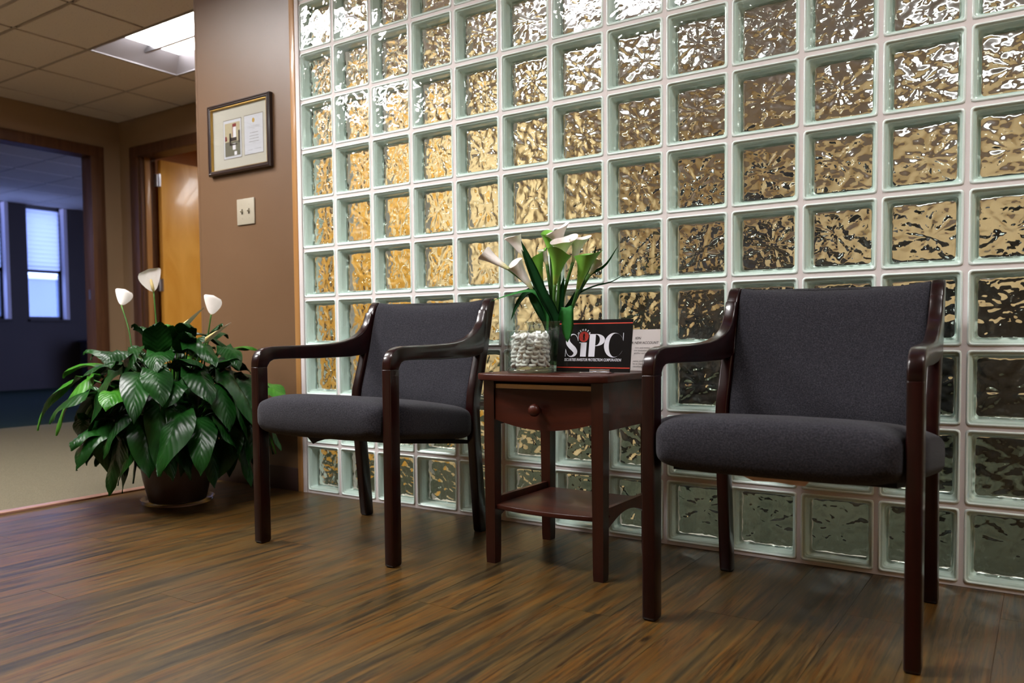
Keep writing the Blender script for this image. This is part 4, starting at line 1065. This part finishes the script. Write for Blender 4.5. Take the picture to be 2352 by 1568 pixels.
# ------------------------------------------------------------------ potted peace lily
PX, PY = -.290, -.410
t = thing('potted_peace_lily', 'large potted peace lily with drooping dark green leaves and white flowers', 'plant', (PX, PY, 0))
bm = bmesh.new(); lathe(bm, [(.0005, .0005), (.120, .0005), (.134, .006), (.138, .020), (.140, .022), (.137, .022), (.128, .008), (.0005, .006)], 48); sc_ = link('saucer', bm, 'edgeglass', t, True); sc_['label'] = 'clear plastic saucer'
bm = bmesh.new(); lathe(bm, [(.0005, .009), (.100, .009), (.108, .014), (.128, .10), (.142, .19), (.150, .235), (.154, .24), (.150, .243), (.143, .235), (.138, .21)], 48); link('pot', bm, 'pot', t, True)
bm = bmesh.new(); lathe(bm, [(.0005, .218), (.08, .216), (.139, .21)], 32); link('soil', bm, 'soil', t, True)
rl = random.Random(4)
def leafblade(root, apex, tip, width, m, fold=0.25, n=14):
    """petiole from root to apex, then a veined pointed blade from apex to tip, arching over"""
    root, apex, tip = Vector(root), Vector(apex), Vector(tip)
    bm = bmesh.new()
    mid = (root + apex) / 2 + Vector((0, 0, 0.05)) - (Vector((apex.x, apex.y, 0)) * 0.12)
    pet = spline([root, mid, apex], 8); tube(bm, pet, [.0042, .004, .0038, .0036, .0033, .003, .0028, .0024], 6)
    d0 = (apex - mid).normalized(); L_ = (tip - apex).length
    hdir = Vector((tip.x - apex.x, tip.y - apex.y, 0))
    hdir = hdir.normalized() if hdir.length > 1e-4 else Vector((apex.x, apex.y, 0)).normalized()
    c1 = apex + d0 * L_ * 0.35; c2 = tip + Vector((0, 0, 1)) * L_ * 0.30 - hdir * L_ * 0.02
    prev = None; side0 = Vector((-hdir.y, hdir.x, 0))
    la, lc = bm.verts.layers.float.new('along'), bm.verts.layers.float.new('across')
    ph_ = rl.uniform(0, 6); wav = rl.uniform(.004, .010); twist = rl.uniform(-.45, .45)
    cs = (-1, -.8, -.55, -.28, 0, .28, .55, .8, 1)
    for i in range(n + 1):
        u = i / n; p = (1 - u) ** 3 * apex + 3 * (1 - u) ** 2 * u * c1 + 3 * (1 - u) * u * u * c2 + u ** 3 * tip
        tg = (-3 * (1 - u) ** 2 * apex + 3 * (1 - u) * (1 - 3 * u) * c1 + 3 * u * (2 - 3 * u) * c2 + 3 * u * u * tip).normalized()
        sd = (side0 - tg * side0.dot(tg)).normalized(); nm = sd.cross(tg)
        if nm.z < 0 and u < 0.2: nm = -nm
        sd = (Matrix.Rotation(twist * u, 3, tg) @ sd); nm = (Matrix.Rotation(twist * u, 3, tg) @ nm)
        w = width / 2 * (math.sin(PI * min(1, (u * 0.97 + 0.015)) ** 0.72) ** 0.85) * (1 - 0.25 * u ** 3) + .0006
        if u > 0.9: w *= (1 - u) / 0.1 * 0.85 + 0.15
        row = []
        for c in cs:
            ve = 0.0030 * math.sin((u * 9 + abs(c) * -1.6) * 2 * PI) * min(1, abs(c) * 3) * (1 - abs(c) ** 4)
            z = abs(c) ** 1.2 * w * fold + wav * math.sin(u * 11 + ph_ + (2 if c > 0 else 0)) * abs(c) ** 2 + ve
            vv = bm.verts.new(p + sd * w * c * 0.97 + nm * z); vv[la] = u; vv[lc] = abs(c); row.append(vv)
        if prev:
            for k in range(len(cs) - 1): bm.faces.new((prev[k], prev[k + 1], row[k + 1], row[k]))
        prev = row
    return link('leaf', bm, m, t, True)
def clampy(x, y, lim=-.03):
    """leaves stop short of the wall behind the plant (wall plane is 0.41 m behind the pot)"""
    return (x, min(y, -PY + lim))
nleaf = 0
tiers = [  # count, apex r, apex z, tip r, tip z, width
    (15, (.03, .12), (.58, .67), (.12, .25), (.56, .71), (.075, .11)),
    (20, (.12, .21), (.52, .63), (.24, .34), (.46, .60), (.095, .125)),
    (24, (.05, .14), (.40, .52), (.19, .28), (.34, .47), (.09, .12)),
    (26, (.20, .30), (.44, .54), (.35, .45), (.28, .42), (.11, .14)),
    (28, (.20, .31), (.34, .44), (.32, .43), (.14, .26), (.105, .135)),
    (26, (.16, .25), (.27, .35), (.22, .34), (.05, .15), (.095, .125))]
for ti, (cn, ar, az, tr_, tz, wd) in enumerate(tiers):
    for k in range(cn):
        a = 2 * PI * (k + rl.uniform(-.3, .3)) / cn + ti * 0.7
        r1, r2 = rl.uniform(*ar), rl.uniform(*tr_)
        ax_, ay_ = clampy(r1 * math.cos(a), r1 * math.sin(a), -.10); a2 = a + rl.uniform(-.25, .25)
        tx_, ty_ = clampy(r2 * math.cos(a2), r2 * math.sin(a2), -.035)
        rr0 = rl.uniform(.01, .07)
        leafblade((rr0 * math.cos(a), rr0 * math.sin(a), .217), (ax_, ay_, rl.uniform(*az)), (tx_, ty_, rl.uniform(*tz)), rl.uniform(*wd), M['leaflight'] if rl.random() < .12 else M['leaf'], rl.uniform(.12, .4))
# young light leaves on the left side, and the ones reaching highest
W2 = lambda x, y, z: (x - PX, y - PY, z)
leafblade((0, 0, .217), (-.26, -.20, .50), (-.40, -.34, .30), .10, M['leaflight'], .25)
leafblade((-.02, 0, .217), (-.22, -.10, .53), (-.42, -.22, .50), .09, M['leaflight'], .35)
leafblade((0, 0.02, .217), (-.06, .05, .62), (.05, .03, .70), .05, M['leaf'], .5)
def lilyflower(stem, base, tip, width, face, open_=0.5, full=1.0):
    st = [Vector(W2(*p)) for p in stem]; b_, t_ = Vector(W2(*base)), Vector(W2(*tip))
    bm = bmesh.new(); tube(bm, spline(st + [b_], 12), .0030, 6); fs = link('flower', bm, 'stem', t, True); fs['label'] = 'white flower on a green stem'
    ax = (t_ - b_); L_ = ax.length; ax.normalize(); fc = Vector(face); fc = (fc - ax * fc.dot(ax)).normalized(); sd = ax.cross(fc)
    bm = bmesh.new(); prev = None; n = 12
    for i in range(n + 1):
        u = i / n; w = width / 2 * (math.sin(PI * min(1, u * .97 + .03) ** .62) ** .8 if full == 1 else u ** .62 * max(0, 1 - u ** 7) ** .45) + .0008
        row = []
        for c in (-1, -.66, -.33, 0, .33, .66, 1):
            cup = open_ * w * (1 - c * c)
            row.append(bm.verts.new(b_ + ax * L_ * (u + (0 if full == 1 else full * u * (1 - u ** 5) * c * .42)) + sd * w * c * (1 - .25 * open_) - fc * (cup - .4 * open_ * w) + fc * (.015 * math.sin(PI * u * .5))))
        if prev:
            for k in range(6): bm.faces.new((prev[k], prev[k + 1], row[k + 1], row[k]))
        prev = row
    link('spathe', bm, 'spathe', fs, True)
    bm = bmesh.new(); c0 = b_ + fc * .012; tube(bm, [b_, c0 + ax * L_ * .12, c0 + ax * L_ * .30, c0 + ax * L_ * .52, c0 + ax * L_ * .56], [.002, .0055, .006, .0045, .001], 8); link('spadix', bm, 'spadix', fs, True)
lilyflower([(-.56, -.42, .55), (-.60, -.41, .69)], (-.668, -.40, .800), (-.668, -.385, .872), .100, (-.75, .62, .1), .42, .5)
lilyflower([(-.40, -.40, .50), (-.418, -.40, .70)], (-.432, -.40, .848), (-.445, -.41, .940), .125, (.80, -.58, -.1), .40, .5)
lilyflower([(-.12, -.40, .52), (-.10, -.39, .66)], (-.075, -.39, .748), (-.066, -.385, .822), .092, (-.75, .62, .2), .3, .6)
lilyflower([(-.27, -.42, .48), (-.25, -.42, .62)], (-.232, -.42, .685), (-.085, -.40, .765), .030, (-.1, -.4, .9), .9)
lilyflower([(-.12, -.42, .48), (-.09, -.42, .60)], (-.075, -.42, .640), (.070, -.40, .702), .026, (-.1, -.4, .9), .9)
bpy.data.objects.remove(piv)
